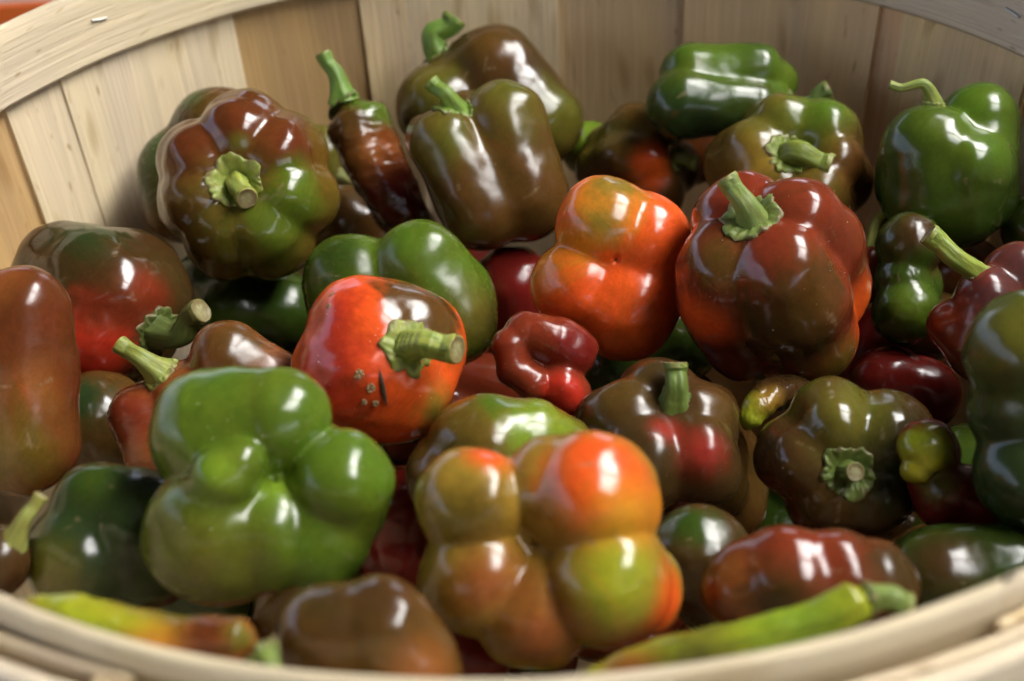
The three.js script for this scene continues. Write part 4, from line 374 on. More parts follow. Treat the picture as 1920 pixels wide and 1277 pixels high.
  {"kind":"bell","name":"bell_pepper","label":"deep red pepper lying in the shade under the top layer","group":"peppers buried under the top layer","at":[-0.0333,0.126,-0.1522],"core":[0,0,0],"lobes":[[-0.0031,-0.0177,0.015,0.0137,0.002,-0.0045,0.0167,0.0146],[0.002,-0.0045,0.0167,0.0146,0.0101,0.0216,0.011,0.012],[-0.0201,-0.0097,0.0048,0.0158,-0.019,0.0026,0.0047,0.0168],[-0.019,0.0026,0.0047,0.0168,-0.0071,0.0239,0.0021,0.0139],[-0.0097,-0.0173,-0.0123,0.0136,-0.0059,-0.004,-0.0157,0.0145],[-0.0059,-0.004,-0.0157,0.0145,0.0034,0.0202,-0.0137,0.0125],[0.0079,-0.0212,-0.0034,0.0146,0.0146,-0.0099,-0.0052,0.0155],[0.0146,-0.0099,-0.0052,0.0155,0.0194,0.0164,-0.0056,0.0126],[-0.0022,-0.0063,0.0004,0.0151,0.0039,0.0114,-0.0008,0.0143]],"blend":0.0015,"detail":22,"skin":[0.162,0.0116,0.008],"patches":[],"grain":[-0.3232,-0.944,0.0663],"gloss":1,"fill":0},
  {"kind":"bell","name":"bell_pepper","label":"brown pepper lying in the shade under the top layer","group":"peppers buried under the top layer","at":[0.0265,0.098,-0.1516],"core":[0,0,0],"lobes":[[-0.0179,-0.0148,0.0021,0.0151,-0.0158,-0.004,0.0096,0.016],[-0.0158,-0.004,0.0096,0.016,-0.0052,0.0144,0.0166,0.0142],[-0.0122,-0.0082,-0.0178,0.0131,-0.0087,0.0049,-0.0134,0.0139],[-0.0087,0.0049,-0.0134,0.0139,0.001,0.023,-0.0001,0.0125],[0.0082,-0.0131,-0.016,0.0157,0.0145,-0.0036,-0.0128,0.0167],[0.0145,-0.0036,-0.0128,0.0167,0.0185,0.0159,0.0001,0.014],[0.0037,-0.023,0.0024,0.0157,0.0097,-0.0141,0.0098,0.0167],[0.0097,-0.0141,0.0098,0.0167,0.0144,0.0067,0.0167,0.015],[-0.0022,-0.0055,-0.0029,0.0148,0.0039,0.0099,0.0052,0.014]],"blend":0.0015,"detail":22,"skin":[0.1022,0.0482,0.0103],"patches":[],"grain":[-0.3322,-0.8347,-0.4391],"gloss":1,"fill":1},
  {"kind":"bell","name":"bell_pepper","label":"dark green pepper lying in the shade under the top layer","group":"peppers buried under the top layer","at":[-0.1201,0.126,-0.1031],"core":[0,0,0],"lobes":[[0.02,-0.0074,0.0103,0.0131,0.0165,-0.001,-0.0026,0.0139],[0.0165,-0.001,-0.0026,0.0139,0.0027,0.0098,-0.0224,0.0121],[0.0088,0.0057,0.0208,0.0143,0.0038,0.014,0.0109,0.0153],[0.0038,0.014,0.0109,0.0153,-0.0067,0.0209,-0.0112,0.0134],[-0.0065,-0.0066,0.0216,0.0148,-0.0143,-0.0008,0.012,0.0158],[-0.0143,-0.0008,0.012,0.0158,-0.0207,0.0097,-0.0107,0.0128],[0.0055,-0.0212,0.009,0.0143,-0.0003,-0.0178,-0.0034,0.0153],[-0.0003,-0.0178,-0.0034,0.0153,-0.0098,-0.0035,-0.0222,0.0126],[0.0026,-0.0028,0.0054,0.0148,-0.0047,0.005,-0.0097,0.014]],"blend":0.0015,"detail":22,"skin":[0.0395,0.0685,0.008],"patches":[],"grain":[0.3973,-0.4231,0.8143],"gloss":1,"fill":2},
  {"kind":"bell","name":"bell_pepper","label":"red brown pepper lying in the shade under the top layer","group":"peppers buried under the top layer","at":[-0.0568,0.086,-0.1042],"core":[0,0,0],"lobes":[[0.0133,-0.0074,0.0173,0.0162,0.0187,-0.0028,0.0072,0.0172],[0.0187,-0.0028,0.0072,0.0172,0.0185,0.0064,-0.0136,0.015],[-0.006,0.0067,0.022,0.0148,-0.0038,0.0148,0.0109,0.0158],[-0.0038,0.0148,0.0109,0.0158,0.0015,0.0205,-0.0122,0.0132],[-0.0181,-0.0082,0.0134,0.0144,-0.018,-0.0027,0.0002,0.0153],[-0.018,-0.0027,0.0002,0.0153,-0.009,0.0079,-0.022,0.0124],[-0.0034,-0.0216,0.0104,0.015,-0.0006,-0.0186,-0.0033,0.0159],[-0.0006,-0.0186,-0.0033,0.0159,0.0041,-0.0048,-0.0236,0.0131],[-0.0013,-0.0027,0.006,0.0152,0.0023,0.0049,-0.0109,0.0143]],"blend":0.0015,"detail":22,"skin":[0.1946,0.0319,0.0116],"patches":[],"grain":[-0.1935,-0.4012,0.8953],"gloss":1,"fill":3},
  {"kind":"bell","name":"bell_pepper","label":"brown pepper lying in the shade under the top layer","group":"peppers buried under the top layer","at":[-0.0024,0.054,-0.1081],"core":[0,0,0],"lobes":[[-0.0048,-0.0154,-0.0134,0.0137,-0.0069,-0.0038,-0.0152,0.0145],[-0.0069,-0.0038,-0.0152,0.0145,-0.0071,0.0171,-0.0108,0.0124],[0.0138,-0.0132,-0.0061,0.0133,0.0152,-0.002,-0.0066,0.0141],[0.0152,-0.002,-0.0066,0.0141,0.0098,0.0192,-0.0041,0.0119],[0.0057,-0.016,0.011,0.0121,0.0054,-0.0042,0.0137,0.0128],[0.0054,-0.0042,0.0137,0.0128,0.0024,0.017,0.0114,0.0116],[-0.0114,-0.0173,0.0043,0.0134,-0.0148,-0.0056,0.0058,0.0142],[-0.0148,-0.0056,0.0058,0.0142,-0.0133,0.0171,0.0055,0.0117],[0.0005,-0.0059,-0.0003,0.0133,-0.0009,0.0106,0.0005,0.0125]],"blend":0.0015,"detail":22,"skin":[0.1022,0.0482,0.0103],"patches":[],"grain":[0.0884,-0.995,-0.0465],"gloss":1,"fill":4},
  {"kind":"bell","name":"bell_pepper","label":"dark green pepper lying in the shade under the top layer","group":"peppers buried under the top layer","at":[0.055,0.16,-0.1015],"core":[0,0,0],"lobes":[[0.003,0.016,-0.0135,0.0124,-0.0015,0.004,-0.0151,0.0132],[-0.0015,0.004,-0.0151,0.0132,-0.0077,-0.0165,-0.0104,0.011],[-0.0052,0.0197,0.0023,0.0114,-0.0113,0.0085,0.0036,0.0121],[-0.0113,0.0085,0.0036,0.0121,-0.0157,-0.0144,0.0041,0.0108],[0.0063,0.0138,0.0132,0.0137,0.0032,0.0037,0.0164,0.0146],[0.0032,0.0037,0.0164,0.0146,-0.0037,-0.0153,0.0137,0.0117],[0.0176,0.0112,-0.0025,0.0128,0.016,-0.0012,-0.002,0.0136],[0.016,-0.0012,-0.002,0.0136,0.0054,-0.0212,-0.0003,0.0113],[0.0019,0.0055,-0.0003,0.0131,-0.0033,-0.0099,0.0006,0.0124]],"blend":0.0015,"detail":22,"skin":[0.0395,0.0685,0.008],"patches":[],"grain":[0.3199,0.9456,-0.0585],"gloss":1,"fill":5},
  {"kind":"bell","name":"bell_pepper","label":"deep red pepper lying in the shade under the top layer","group":"peppers buried under the top layer","at":[0.1193,0.158,-0.1085],"core":[0,0,0],"lobes":[[0.0169,-0.0029,-0.0131,0.0133,0.0047,-0.0007,-0.0161,0.0141],[0.0047,-0.0007,-0.0161,0.0141,-0.0198,0.0036,-0.0132,0.0114],[0.0185,0.0127,0.0001,0.0152,0.0072,0.0176,-0.0005,0.0162],[0.0072,0.0176,-0.0005,0.0162,-0.015,0.0172,-0.0011,0.0146],[0.0149,-0.002,0.0164,0.0154,0.0033,0.0002,0.019,0.0164],[0.0033,0.0002,0.019,0.0164,-0.0167,0.0036,0.0138,0.0143],[0.0124,-0.0177,0.0016,0.0148,0.0006,-0.0185,0.0014,0.0158],[0.0006,-0.0185,0.0014,0.0158,-0.0202,-0.0105,0.0003,0.0138],[0.0062,-0.0011,0.0002,0.0142,-0.0112,0.002,-0.0004,0.0134]],"blend":0.0015,"detail":22,"skin":[0.162,0.0116,0.008],"patches":[],"grain":[0.9839,-0.1748,0.0371],"gloss":1,"fill":6},
  {"kind":"bell","name":"bell_pepper","label":"brown pepper lying in the shade under the top layer","group":"peppers buried under the top layer","at":[-0.1454,0.092,-0.0549],"core":[0,0,0],"lobes":[[-0.0138,0.0167,0.0059,0.014,-0.0134,0.0044,0.0105,0.0149],[-0.0134,0.0044,0.0105,0.0149,-0.0065,-0.0169,0.0128,0.0132],[0.0052,0.0194,0.009,0.0151,0.0088,0.009,0.014,0.016],[0.0088,0.009,0.014,0.016,0.0105,-0.0126,0.0153,0.0139],[0.0093,0.015,-0.0134,0.0152,0.0137,0.0037,-0.0126,0.0161],[0.0137,0.0037,-0.0126,0.0161,0.0143,-0.0172,-0.005,0.0139],[-0.0106,0.0117,-0.0152,0.014,-0.0098,-0.001,-0.0146,0.0148],[-0.0098,-0.001,-0.0146,0.0148,-0.0035,-0.022,-0.0062,0.0125],[-0.0011,0.0059,-0.0014,0.014,0.002,-0.0107,0.0025,0.0132]],"blend":0.0015,"detail":22,"skin":[0.1022,0.0482,0.0103],"patches":[],"grain":[-0.181,0.9575,-0.2245],"gloss":1,"fill":7},
  {"kind":"bell","name":"bell_pepper","label":"dark green pepper lying in the shade under the top layer","group":"peppers buried under the top layer","at":[-0.091,0.064,-0.0546],"core":[0,0,0],"lobes":[[0.0125,-0.0038,-0.0162,0.0135,0.0012,-0.0,-0.017,0.0144],[0.0012,-0.0,-0.017,0.0144,-0.0177,0.0062,-0.0099,0.013],[0.0193,0.0091,-0.004,0.0144,0.009,0.0154,-0.0023,0.0153],[0.009,0.0154,-0.0023,0.0153,-0.0122,0.0182,0.0015,0.0131],[0.0177,-0.0056,0.0097,0.0121,0.0063,-0.0018,0.014,0.0129],[0.0063,-0.0018,0.014,0.0129,-0.0165,0.0057,0.0143,0.0107],[0.0116,-0.0182,-0.0009,0.0133,-0.0009,-0.0167,0.0014,0.0141],[-0.0009,-0.0167,0.0014,0.0141,-0.0215,-0.0059,0.0046,0.0121],[0.0057,-0.0019,-0.001,0.0138,-0.0103,0.0034,0.0018,0.013]],"blend":0.0015,"detail":22,"skin":[0.0395,0.0685,0.008],"patches":[],"grain":[0.937,-0.3113,-0.1587],"gloss":1,"fill":8},
  {"kind":"bell","name":"bell_pepper","label":"red brown pepper lying in the shade under the top layer","group":"peppers buried under the top layer","at":[-0.0285,0.136,-0.0512],"core":[0,0,0],"lobes":[[0.0052,-0.0116,-0.0191,0.0148,-0.0041,-0.0024,-0.018,0.0158],[-0.0041,-0.0024,-0.018,0.0158,-0.0177,0.0142,-0.0073,0.0136],[0.0217,-0.0022,-0.0091,0.0147,0.0148,0.0095,-0.0059,0.0157],[0.0148,0.0095,-0.0059,0.0157,-0.0047,0.0249,0.0026,0.0126],[0.0177,-0.0121,0.0106,0.0164,0.0108,-0.0031,0.0171,0.0174],[0.0108,-0.0031,0.0171,0.0174,-0.0061,0.0135,0.0196,0.0146],[-0.0007,-0.0233,-0.0016,0.0161,-0.0108,-0.0167,0.0026,0.0171],[-0.0108,-0.0167,0.0026,0.0171,-0.0214,0.0016,0.0079,0.0154],[0.0043,-0.0047,-0.0019,0.0151,-0.0078,0.0085,0.0035,0.0142]],"blend":0.0015,"detail":22,"skin":[0.1946,0.0319,0.0116],"patches":[],"grain":[0.6441,-0.7085,-0.2882],"gloss":1,"fill":9},
  {"kind":"bell","name":"bell_pepper","label":"brown pepper lying in the shade under the top layer","group":"peppers buried under the top layer","at":[0.0312,0.11,-0.055],"core":[0,0,0],"lobes":[[0.0223,0.0042,0.0043,0.013,0.0149,0.0003,-0.0073,0.0138],[0.0149,0.0003,-0.0073,0.0138,-0.005,-0.0065,-0.0232,0.0114],[0.0091,0.0173,0.009,0.0128,0.0004,0.0162,-0.0006,0.0136],[0.0004,0.0162,-0.0006,0.0136,-0.0156,0.0059,-0.0174,0.0116],[0.0013,0.0037,0.022,0.0137,-0.0091,0.0001,0.0147,0.0145],[-0.0091,0.0001,0.0147,0.0145,-0.0216,-0.006,-0.0044,0.0122],[0.0133,-0.0105,0.0139,0.0148,0.0061,-0.0164,0.0061,0.0157],[0.0061,-0.0164,0.0061,0.0157,-0.0089,-0.0181,-0.0099,0.0141],[0.0042,0.0017,0.0045,0.0142,-0.0075,-0.0031,-0.008,0.0134]],"blend":0.0015,"detail":22,"skin":[0.1022,0.0482,0.0103],"patches":[],"grain":[0.6573,0.269,0.704],"gloss":1,"fill":10},
  {"kind":"bell","name":"bell_pepper","label":"dark green pepper lying in the shade under the top layer","group":"peppers buried under the top layer","at":[0.0874,0.08,-0.0552],"core":[0,0,0],"lobes":[[0.0097,-0.0104,-0.018,0.0151,-0.0011,-0.0032,-0.0186,0.016],[-0.0011,-0.0032,-0.0186,0.016,-0.0189,0.0105,-0.0103,0.0131],[0.0214,0.0025,-0.0051,0.0142,0.0129,0.0118,-0.0034,0.0151],[0.0129,0.0118,-0.0034,0.0151,-0.0081,0.022,0.0013,0.0128],[0.0163,-0.0093,0.012,0.0147,0.0071,-0.0023,0.0169,0.0157],[0.0071,-0.0023,0.0169,0.0157,-0.0131,0.0116,0.017,0.0126],[0.0069,-0.0219,-0.0019,0.0134,-0.0056,-0.016,0.0008,0.0142],[-0.0056,-0.016,0.0008,0.0142,-0.0245,0.0022,0.005,0.0117],[0.0052,-0.0037,-0.0011,0.0146,-0.0094,0.0067,0.002,0.0138]],"blend":0.0015,"detail":22,"skin":[0.0395,0.0685,0.008],"patches":[],"grain":[0.7996,-0.5747,-0.1741],"gloss":1,"fill":11},
  {"kind":"bell","name":"bell_pepper","label":"deep red pepper lying in the shade under the top layer","group":"peppers buried under the top layer","at":[0.1479,0.142,-0.0565],"core":[0,0,0],"lobes":[[0.0065,-0.0104,0.0171,0.0127,0.0126,-0.0023,0.0096,0.0135],[0.0126,-0.0023,0.0096,0.0135,0.0165,0.0122,-0.0076,0.0114],[-0.008,0.0005,0.0194,0.0135,-0.0048,0.01,0.0128,0.0144],[-0.0048,0.01,0.0128,0.0144,0.0026,0.0205,-0.0039,0.0125],[-0.0175,-0.0112,0.0057,0.0131,-0.0157,-0.0031,-0.0041,0.0139],[-0.0157,-0.0031,-0.0041,0.0139,-0.0054,0.0112,-0.0177,0.0117],[0.0001,-0.0209,0.0028,0.0139,0.0047,-0.0155,-0.0067,0.0148],[0.0047,-0.0155,-0.0067,0.0148,0.0103,0.0018,-0.0198,0.0121],[-0.0019,-0.0039,0.0042,0.0136,0.0034,0.007,-0.0075,0.0128]],"blend":0.0015,"detail":22,"skin":[0.162,0.0116,0.008],"patches":[],"grain":[-0.3167,-0.6466,0.694],"gloss":1,"fill":12},
  {"kind":"bell","name":"bell_pepper","label":"brown pepper lying in the shade under the top layer","group":"peppers buried under the top layer","at":[-0.124,0.142,0.0056],"core":[0,0,0],"lobes":[[-0.0179,-0.011,-0.0044,0.0142,-0.0167,-0.0036,0.0051,0.0151],[-0.0167,-0.0036,0.0051,0.0151,-0.0063,0.0108,0.0186,0.0125],[-0.0084,0.0001,-0.0193,0.0133,-0.0054,0.0098,-0.0124,0.0141],[-0.0054,0.0098,-0.0124,0.0141,0.003,0.0224,0.0066,0.0114],[0.0069,-0.0101,-0.0168,0.0127,0.0128,-0.0023,-0.0093,0.0135],[0.0128,-0.0023,-0.0093,0.0135,0.0163,0.0118,0.0075,0.0114],[-0.002,-0.021,-0.0035,0.0131,0.0025,-0.0149,0.0067,0.0139],[0.0025,-0.0149,0.0067,0.0139,0.0088,0.0029,0.0207,0.0121],[-0.0019,-0.0039,-0.0042,0.0136,0.0034,0.007,0.0076,0.0129]],"blend":0.0015,"detail":22,"skin":[0.1022,0.0482,0.0103],"patches":[],"grain":[-0.3097,-0.6452,-0.6984],"gloss":1,"fill":13},
  {"kind":"bell","name":"bell_pepper","label":"dark green pepper lying in the shade under the top layer","group":"peppers buried under the top layer","at":[-0.0545,0.098,-0.0037],"core":[0,0,0],"lobes":[[0.0075,0.0185,-0.0122,0.0131,0.004,0.0048,-0.0155,0.0139],[0.004,0.0048,-0.0155,0.0139,-0.0037,-0.0198,-0.0132,0.0119],[-0.0076,0.0229,-0.0007,0.0133,-0.0141,0.0093,-0.0019,0.0142],[-0.0141,0.0093,-0.0019,0.0142,-0.0175,-0.0161,-0.0028,0.0115],[0.0008,0.016,0.0166,0.0156,-0.0033,0.0041,0.0188,0.0166],[-0.0033,0.0041,0.0188,0.0166,-0.0085,-0.0176,0.0132,0.0147],[0.0187,0.0123,0.0033,0.0143,0.0178,-0.0008,0.003,0.0152],[0.0178,-0.0008,0.003,0.0152,0.0074,-0.0221,0.001,0.0135],[0.0018,0.0063,0.0004,0.0149,-0.0033,-0.0114,-0.0007,0.0141]],"blend":0.0015,"detail":22,"skin":[0.0395,0.0685,0.008],"patches":[],"grain":[0.2763,0.9594,0.0563],"gloss":1,"fill":14},
  {"kind":"bell","name":"bell_pepper","label":"red brown pepper lying in the shade under the top layer","group":"peppers buried under the top layer","at":[-0.0057,0.058,-0.0035],"core":[0,0,0],"lobes":[[0.0185,0.0062,0.0093,0.0123,0.0154,0.0008,-0.0025,0.0131],[0.0154,0.0008,-0.0025,0.0131,0.0025,-0.0089,-0.0214,0.011],[0.0054,0.0184,0.0092,0.0122,0.0001,0.0154,-0.0024,0.013],[0.0001,0.0154,-0.0024,0.013,-0.0092,0.0024,-0.0211,0.0115],[-0.0058,0.0057,0.0191,0.0131,-0.0127,0.0008,0.0105,0.0139],[-0.0127,0.0008,0.0105,0.0139,-0.0185,-0.0083,-0.0102,0.0112],[0.0094,-0.0042,0.019,0.012,0.0046,-0.0117,0.0089,0.0128],[0.0046,-0.0117,0.0089,0.0128,-0.0058,-0.0185,-0.0127,0.011],[0.0024,0.0025,0.005,0.0137,-0.0043,-0.0044,-0.0091,0.013]],"blend":0.0015,"detail":22,"skin":[0.1946,0.0319,0.0116],"patches":[],"grain":[0.3958,0.4037,0.8248],"gloss":1,"fill":15},
  {"kind":"bell","name":"bell_pepper","label":"brown pepper lying in the shade under the top layer","group":"peppers buried under the top layer","at":[0.0624,0.15,0.0034],"core":[0,0,0],"lobes":[[0.0153,-0.0077,0.0168,0.0133,0.0167,-0.0019,0.0031,0.0142],[0.0167,-0.0019,0.0031,0.0142,0.0106,0.009,-0.0218,0.0123],[0.0029,0.0087,0.0213,0.016,0.0021,0.0163,0.0113,0.017],[0.0021,0.0163,0.0113,0.017,-0.0002,0.0213,-0.0117,0.0138],[-0.0124,-0.0075,0.0182,0.0135,-0.0161,-0.002,0.0056,0.0144],[-0.0161,-0.002,0.0056,0.0144,-0.0144,0.0083,-0.0185,0.0124],[0.0006,-0.0214,0.0085,0.0158,-0.0005,-0.0193,-0.0038,0.0168],[-0.0005,-0.0193,-0.0038,0.0168,-0.0022,-0.006,-0.0235,0.015],[0.0006,-0.0027,0.0062,0.0153,-0.001,0.0048,-0.0112,0.0144]],"blend":0.0015,"detail":22,"skin":[0.1022,0.0482,0.0103],"patches":[],"grain":[0.0815,-0.3953,0.9149],"gloss":1,"fill":16},
  {"kind":"bell","name":"bell_pepper","label":"dark green pepper lying in the shade under the top layer","group":"peppers buried under the top layer","at":[0.1143,0.112,0.0009],"core":[0,0,0],"lobes":[[-0.02,0.002,-0.0046,0.0126,-0.0145,0.0013,0.0064,0.0134],[-0.0145,0.0013,0.0064,0.0134,0.0022,-0.0006,0.0219,0.0112],[-0.0111,0.0135,-0.0127,0.0119,-0.0029,0.0148,-0.002,0.0126],[-0.0029,0.0148,-0.002,0.0126,0.0117,0.0096,0.0164,0.0102],[0.0017,0.0019,-0.0209,0.0138,0.011,0.0012,-0.0134,0.0147],[0.011,0.0012,-0.0134,0.0147,0.0216,-0.0007,0.0066,0.0122],[-0.0103,-0.0129,-0.0121,0.0137,-0.0037,-0.0164,-0.0034,0.0145],[-0.0037,-0.0164,-0.0034,0.0145,0.0098,-0.0141,0.0135,0.013],[-0.0037,0.0004,-0.0047,0.0136,0.0067,-0.0008,0.0085,0.0128]],"blend":0.0015,"detail":22,"skin":[0.0395,0.0685,0.008],"patches":[],"grain":[-0.6139,0.0741,-0.7859],"gloss":1,"fill":17},
  {"kind":"bell","name":"bell_pepper","label":"deep red pepper lying in the shade under the top layer","group":"peppers buried under the top layer","at":[-0.156,0.12,0.0524],"core":[0,0,0],"lobes":[[0.0125,0.0077,0.0149,0.0129,0.0155,0.0021,0.0043,0.0137],[0.0155,0.0021,0.0043,0.0137,0.013,-0.0094,-0.0175,0.0111],[-0.0007,0.0191,0.0092,0.0123,-0.0001,0.0153,-0.0032,0.013],[-0.0001,0.0153,-0.0032,0.013,0.001,0.0008,-0.0232,0.0105],[-0.0148,0.0062,0.0137,0.0137,-0.0169,0.0005,0.0032,0.0145],[-0.0169,0.0005,0.0032,0.0145,-0.0118,-0.0102,-0.0176,0.012],[-0.0003,-0.0027,0.0222,0.0123,0.0005,-0.0112,0.0111,0.0131],[0.0005,-0.0112,0.0111,0.0131,0.0015,-0.0194,-0.0121,0.0109],[-0.0003,0.0029,0.0054,0.0139,0.0005,-0.0052,-0.0098,0.0131]],"blend":0.0015,"detail":22,"skin":[0.162,0.0116,0.008],"patches":[],"grain":[-0.0482,0.465,0.884],"gloss":1,"fill":18},
  {"kind":"bell","name":"bell_pepper","label":"brown pepper lying in the shade under the top layer","group":"peppers buried under the top layer","at":[-0.0883,0.16,0.058],"core":[0,0,0],"lobes":[[-0.0102,-0.015,0.0136,0.0133,-0.0019,-0.0044,0.0162,0.0142],[-0.0019,-0.0044,0.0162,0.0142,0.0124,0.0148,0.0127,0.0128],[-0.0218,-0.007,-0.0002,0.0127,-0.0152,0.0057,-0.0001,0.0135],[-0.0152,0.0057,-0.0001,0.0135,0.0024,0.0229,0.0001,0.0109],[-0.0091,-0.0117,-0.016,0.0154,-0.0022,-0.0028,-0.0189,0.0164],[-0.0022,-0.0028,-0.0189,0.0164,0.0103,0.0137,-0.0143,0.014],[-0.0011,-0.0231,-0.0005,0.0127,0.0095,-0.0132,-0.0005,0.0135],[0.0095,-0.0132,-0.0005,0.0135,0.0218,0.0089,-0.0001,0.0119],[-0.0038,-0.005,-0.0001,0.0142,0.0069,0.0091,0.0001,0.0134]],"blend":0.0015,"detail":22,"skin":[0.1022,0.0482,0.0103],"patches":[],"grain":[-0.6056,-0.7957,-0.0091],"gloss":1,"fill":19},
  {"kind":"bell","name":"bell_pepper","label":"dark green pepper lying in the shade under the top layer","group":"peppers buried under the top layer","at":[-0.0329,0.13,0.0558],"core":[0,0,0],"lobes":[[-0.0085,0.0066,-0.02,0.0157,-0.0159,0.0021,-0.0113,0.0167],[-0.0159,0.0021,-0.0113,0.0167,-0.0206,-0.0066,0.0094,0.014],[0.0036,0.02,-0.0083,0.0146,-0.0016,0.0181,0.0027,0.0156],[-0.0016,0.0181,0.0027,0.0156,-0.0095,0.0058,0.0197,0.013],[0.019,0.0062,-0.0094,0.0129,0.0161,0.0011,0.0028,0.0137],[0.0161,0.0011,0.0028,0.0137,0.0029,-0.0083,0.0223,0.0116],[0.0095,-0.0061,-0.0189,0.0133,0.005,-0.0134,-0.0089,0.0142],[0.005,-0.0134,-0.0089,0.0142,-0.0056,-0.0194,0.0133,0.0115],[0.0025,0.0024,-0.0054,0.0144,-0.0045,-0.0044,0.0097,0.0136]],"blend":0.0015,"detail":22,"skin":[0.0395,0.0685,0.008],"patches":[],"grain":[0.3921,0.381,-0.8373],"gloss":1,"fill":20},
  {"kind":"bell","name":"bell_pepper","label":"red brown pepper lying in the shade under the top layer","group":"peppers buried under the top layer","at":[0.0344,0.13,0.0573],"core":[0,0,0],"lobes":[[-0.0213,-0.0016,-0.0055,0.0131,-0.0154,0.0002,0.0063,0.014],[-0.0154,0.0002,0.0063,0.014,0.0007,0.0028,0.021,0.0123],[-0.0098,0.0128,-0.0141,0.0144,-0.0029,0.017,-0.0054,0.0154],[-0.0029,0.017,-0.0054,0.0154,0.0101,0.0156,0.0118,0.0123],[0.0007,-0.0028,-0.0211,0.0131,0.0102,-0.0013,-0.0129,0.0139],[0.0102,-0.0013,-0.0129,0.0139,0.0205,0.0017,0.0065,0.0125],[-0.0104,-0.0156,-0.0117,0.013,-0.0024,-0.0163,-0.001,0.0139],[-0.0024,-0.0163,-0.001,0.0139,0.0114,-0.0097,0.0164,0.0117],[-0.0037,-0.0008,-0.0048,0.0138,0.0067,0.0014,0.0086,0.013]],"blend":0.0015,"detail":22,"skin":[0.1946,0.0319,0.0116],"patches":[],"grain":[-0.6064,-0.1285,-0.7847],"gloss":1,"fill":21},
  {"kind":"bell","name":"bell_pepper","label":"brown pepper lying in the shade under the top layer","group":"peppers buried under the top layer","at":[0.084,0.092,0.0518],"core":[0,0,0],"lobes":[[-0.0213,-0.0075,-0.0051,0.0128,-0.0148,-0.0021,0.0067,0.0136],[-0.0148,-0.0021,0.0067,0.0136,0.0025,0.0072,0.0218,0.0116],[-0.0144,0.0055,-0.0158,0.0128,-0.0073,0.0128,-0.0069,0.0136],[-0.0073,0.0128,-0.0069,0.0136,0.0083,0.0187,0.0115,0.0122],[0.0018,-0.0061,-0.0218,0.0148,0.0114,-0.0013,-0.0146,0.0158],[0.0114,-0.0013,-0.0146,0.0158,0.0208,0.0067,0.0033,0.0137],[-0.0063,-0.0193,-0.009,0.0134,0.0022,-0.0168,0.001,0.0142],[0.0022,-0.0168,0.001,0.0142,0.0152,-0.0042,0.0172,0.012],[-0.0037,-0.0024,-0.0045,0.0143,0.0067,0.0043,0.0081,0.0135]],"blend":0.0015,"detail":22,"skin":[0.1022,0.0482,0.0103],"patches":[],"grain":[-0.5896,-0.3786,-0.7135],"gloss":1,"fill":22},
  {"kind":"bell","name":"bell_pepper","label":"dark green pepper lying in the shade under the top layer","group":"peppers buried under the top layer","at":[0.1558,0.16,0.051],"core":[0,0,0],"lobes":[[0.0101,0.0081,0.0162,0.0133,0.0151,0.0027,0.0069,0.0142],[0.0151,0.0027,0.0069,0.0142,0.0162,-0.0082,-0.0129,0.0115],[-0.0016,0.0202,0.0049,0.0148,0.001,0.0175,-0.0055,0.0157],[0.001,0.0175,-0.0055,0.0157,0.0053,0.0033,-0.0222,0.013],[-0.0181,0.007,0.0096,0.0148,-0.0184,0.0014,-0.0009,0.0157],[-0.0184,0.0014,-0.0009,0.0157,-0.0098,-0.0085,-0.0177,0.013],[-0.0044,-0.0055,0.0196,0.0141,-0.0022,-0.0133,0.0113,0.0149],[-0.0022,-0.0133,0.0113,0.0149,0.003,-0.0206,-0.0098,0.0126],[-0.0013,0.0029,0.0052,0.0138,0.0024,-0.0053,-0.0094,0.013]],"blend":0.0015,"detail":22,"skin":[0.0395,0.0685,0.008],"patches":[],"grain":[-0.2155,0.4807,0.85],"gloss":1,"fill":23},
  {"kind":"bell","name":"bell_pepper","label":"deep red pepper lying in the shade under the top layer","group":"peppers buried under the top layer","at":[-0.1162,0.124,0.105],"core":[0,0,0],"lobes":[[0.0198,0.0142,-0.0033,0.0144,0.0132,0.004,-0.012,0.0153],[0.0132,0.004,-0.012,0.0153,-0.0039,-0.0146,-0.0203,0.0123],[0.0004,0.0235,-0.0007,0.0163,-0.0081,0.0171,-0.0076,0.0174],[-0.0081,0.0171,-0.0076,0.0174,-0.0187,-0.0025,-0.0156,0.0141],[0.0027,0.0131,0.0202,0.0138,-0.0071,0.0027,0.0159,0.0147],[-0.0071,0.0027,0.0159,0.0147,-0.0207,-0.0171,0.0001,0.0118],[0.0182,-0.0015,0.014,0.0167,0.0136,-0.0119,0.0103,0.0178],[0.0136,-0.0119,0.0103,0.0178,-0.0019,-0.0245,-0.0018,0.0155],[0.0038,0.0048,0.003,0.0153,-0.0069,-0.0086,-0.0054,0.0144]],"blend":0.0015,"detail":22,"skin":[0.162,0.0116,0.008],"patches":[],"grain":[0.5607,0.7009,0.4408],"gloss":1,"fill":24},
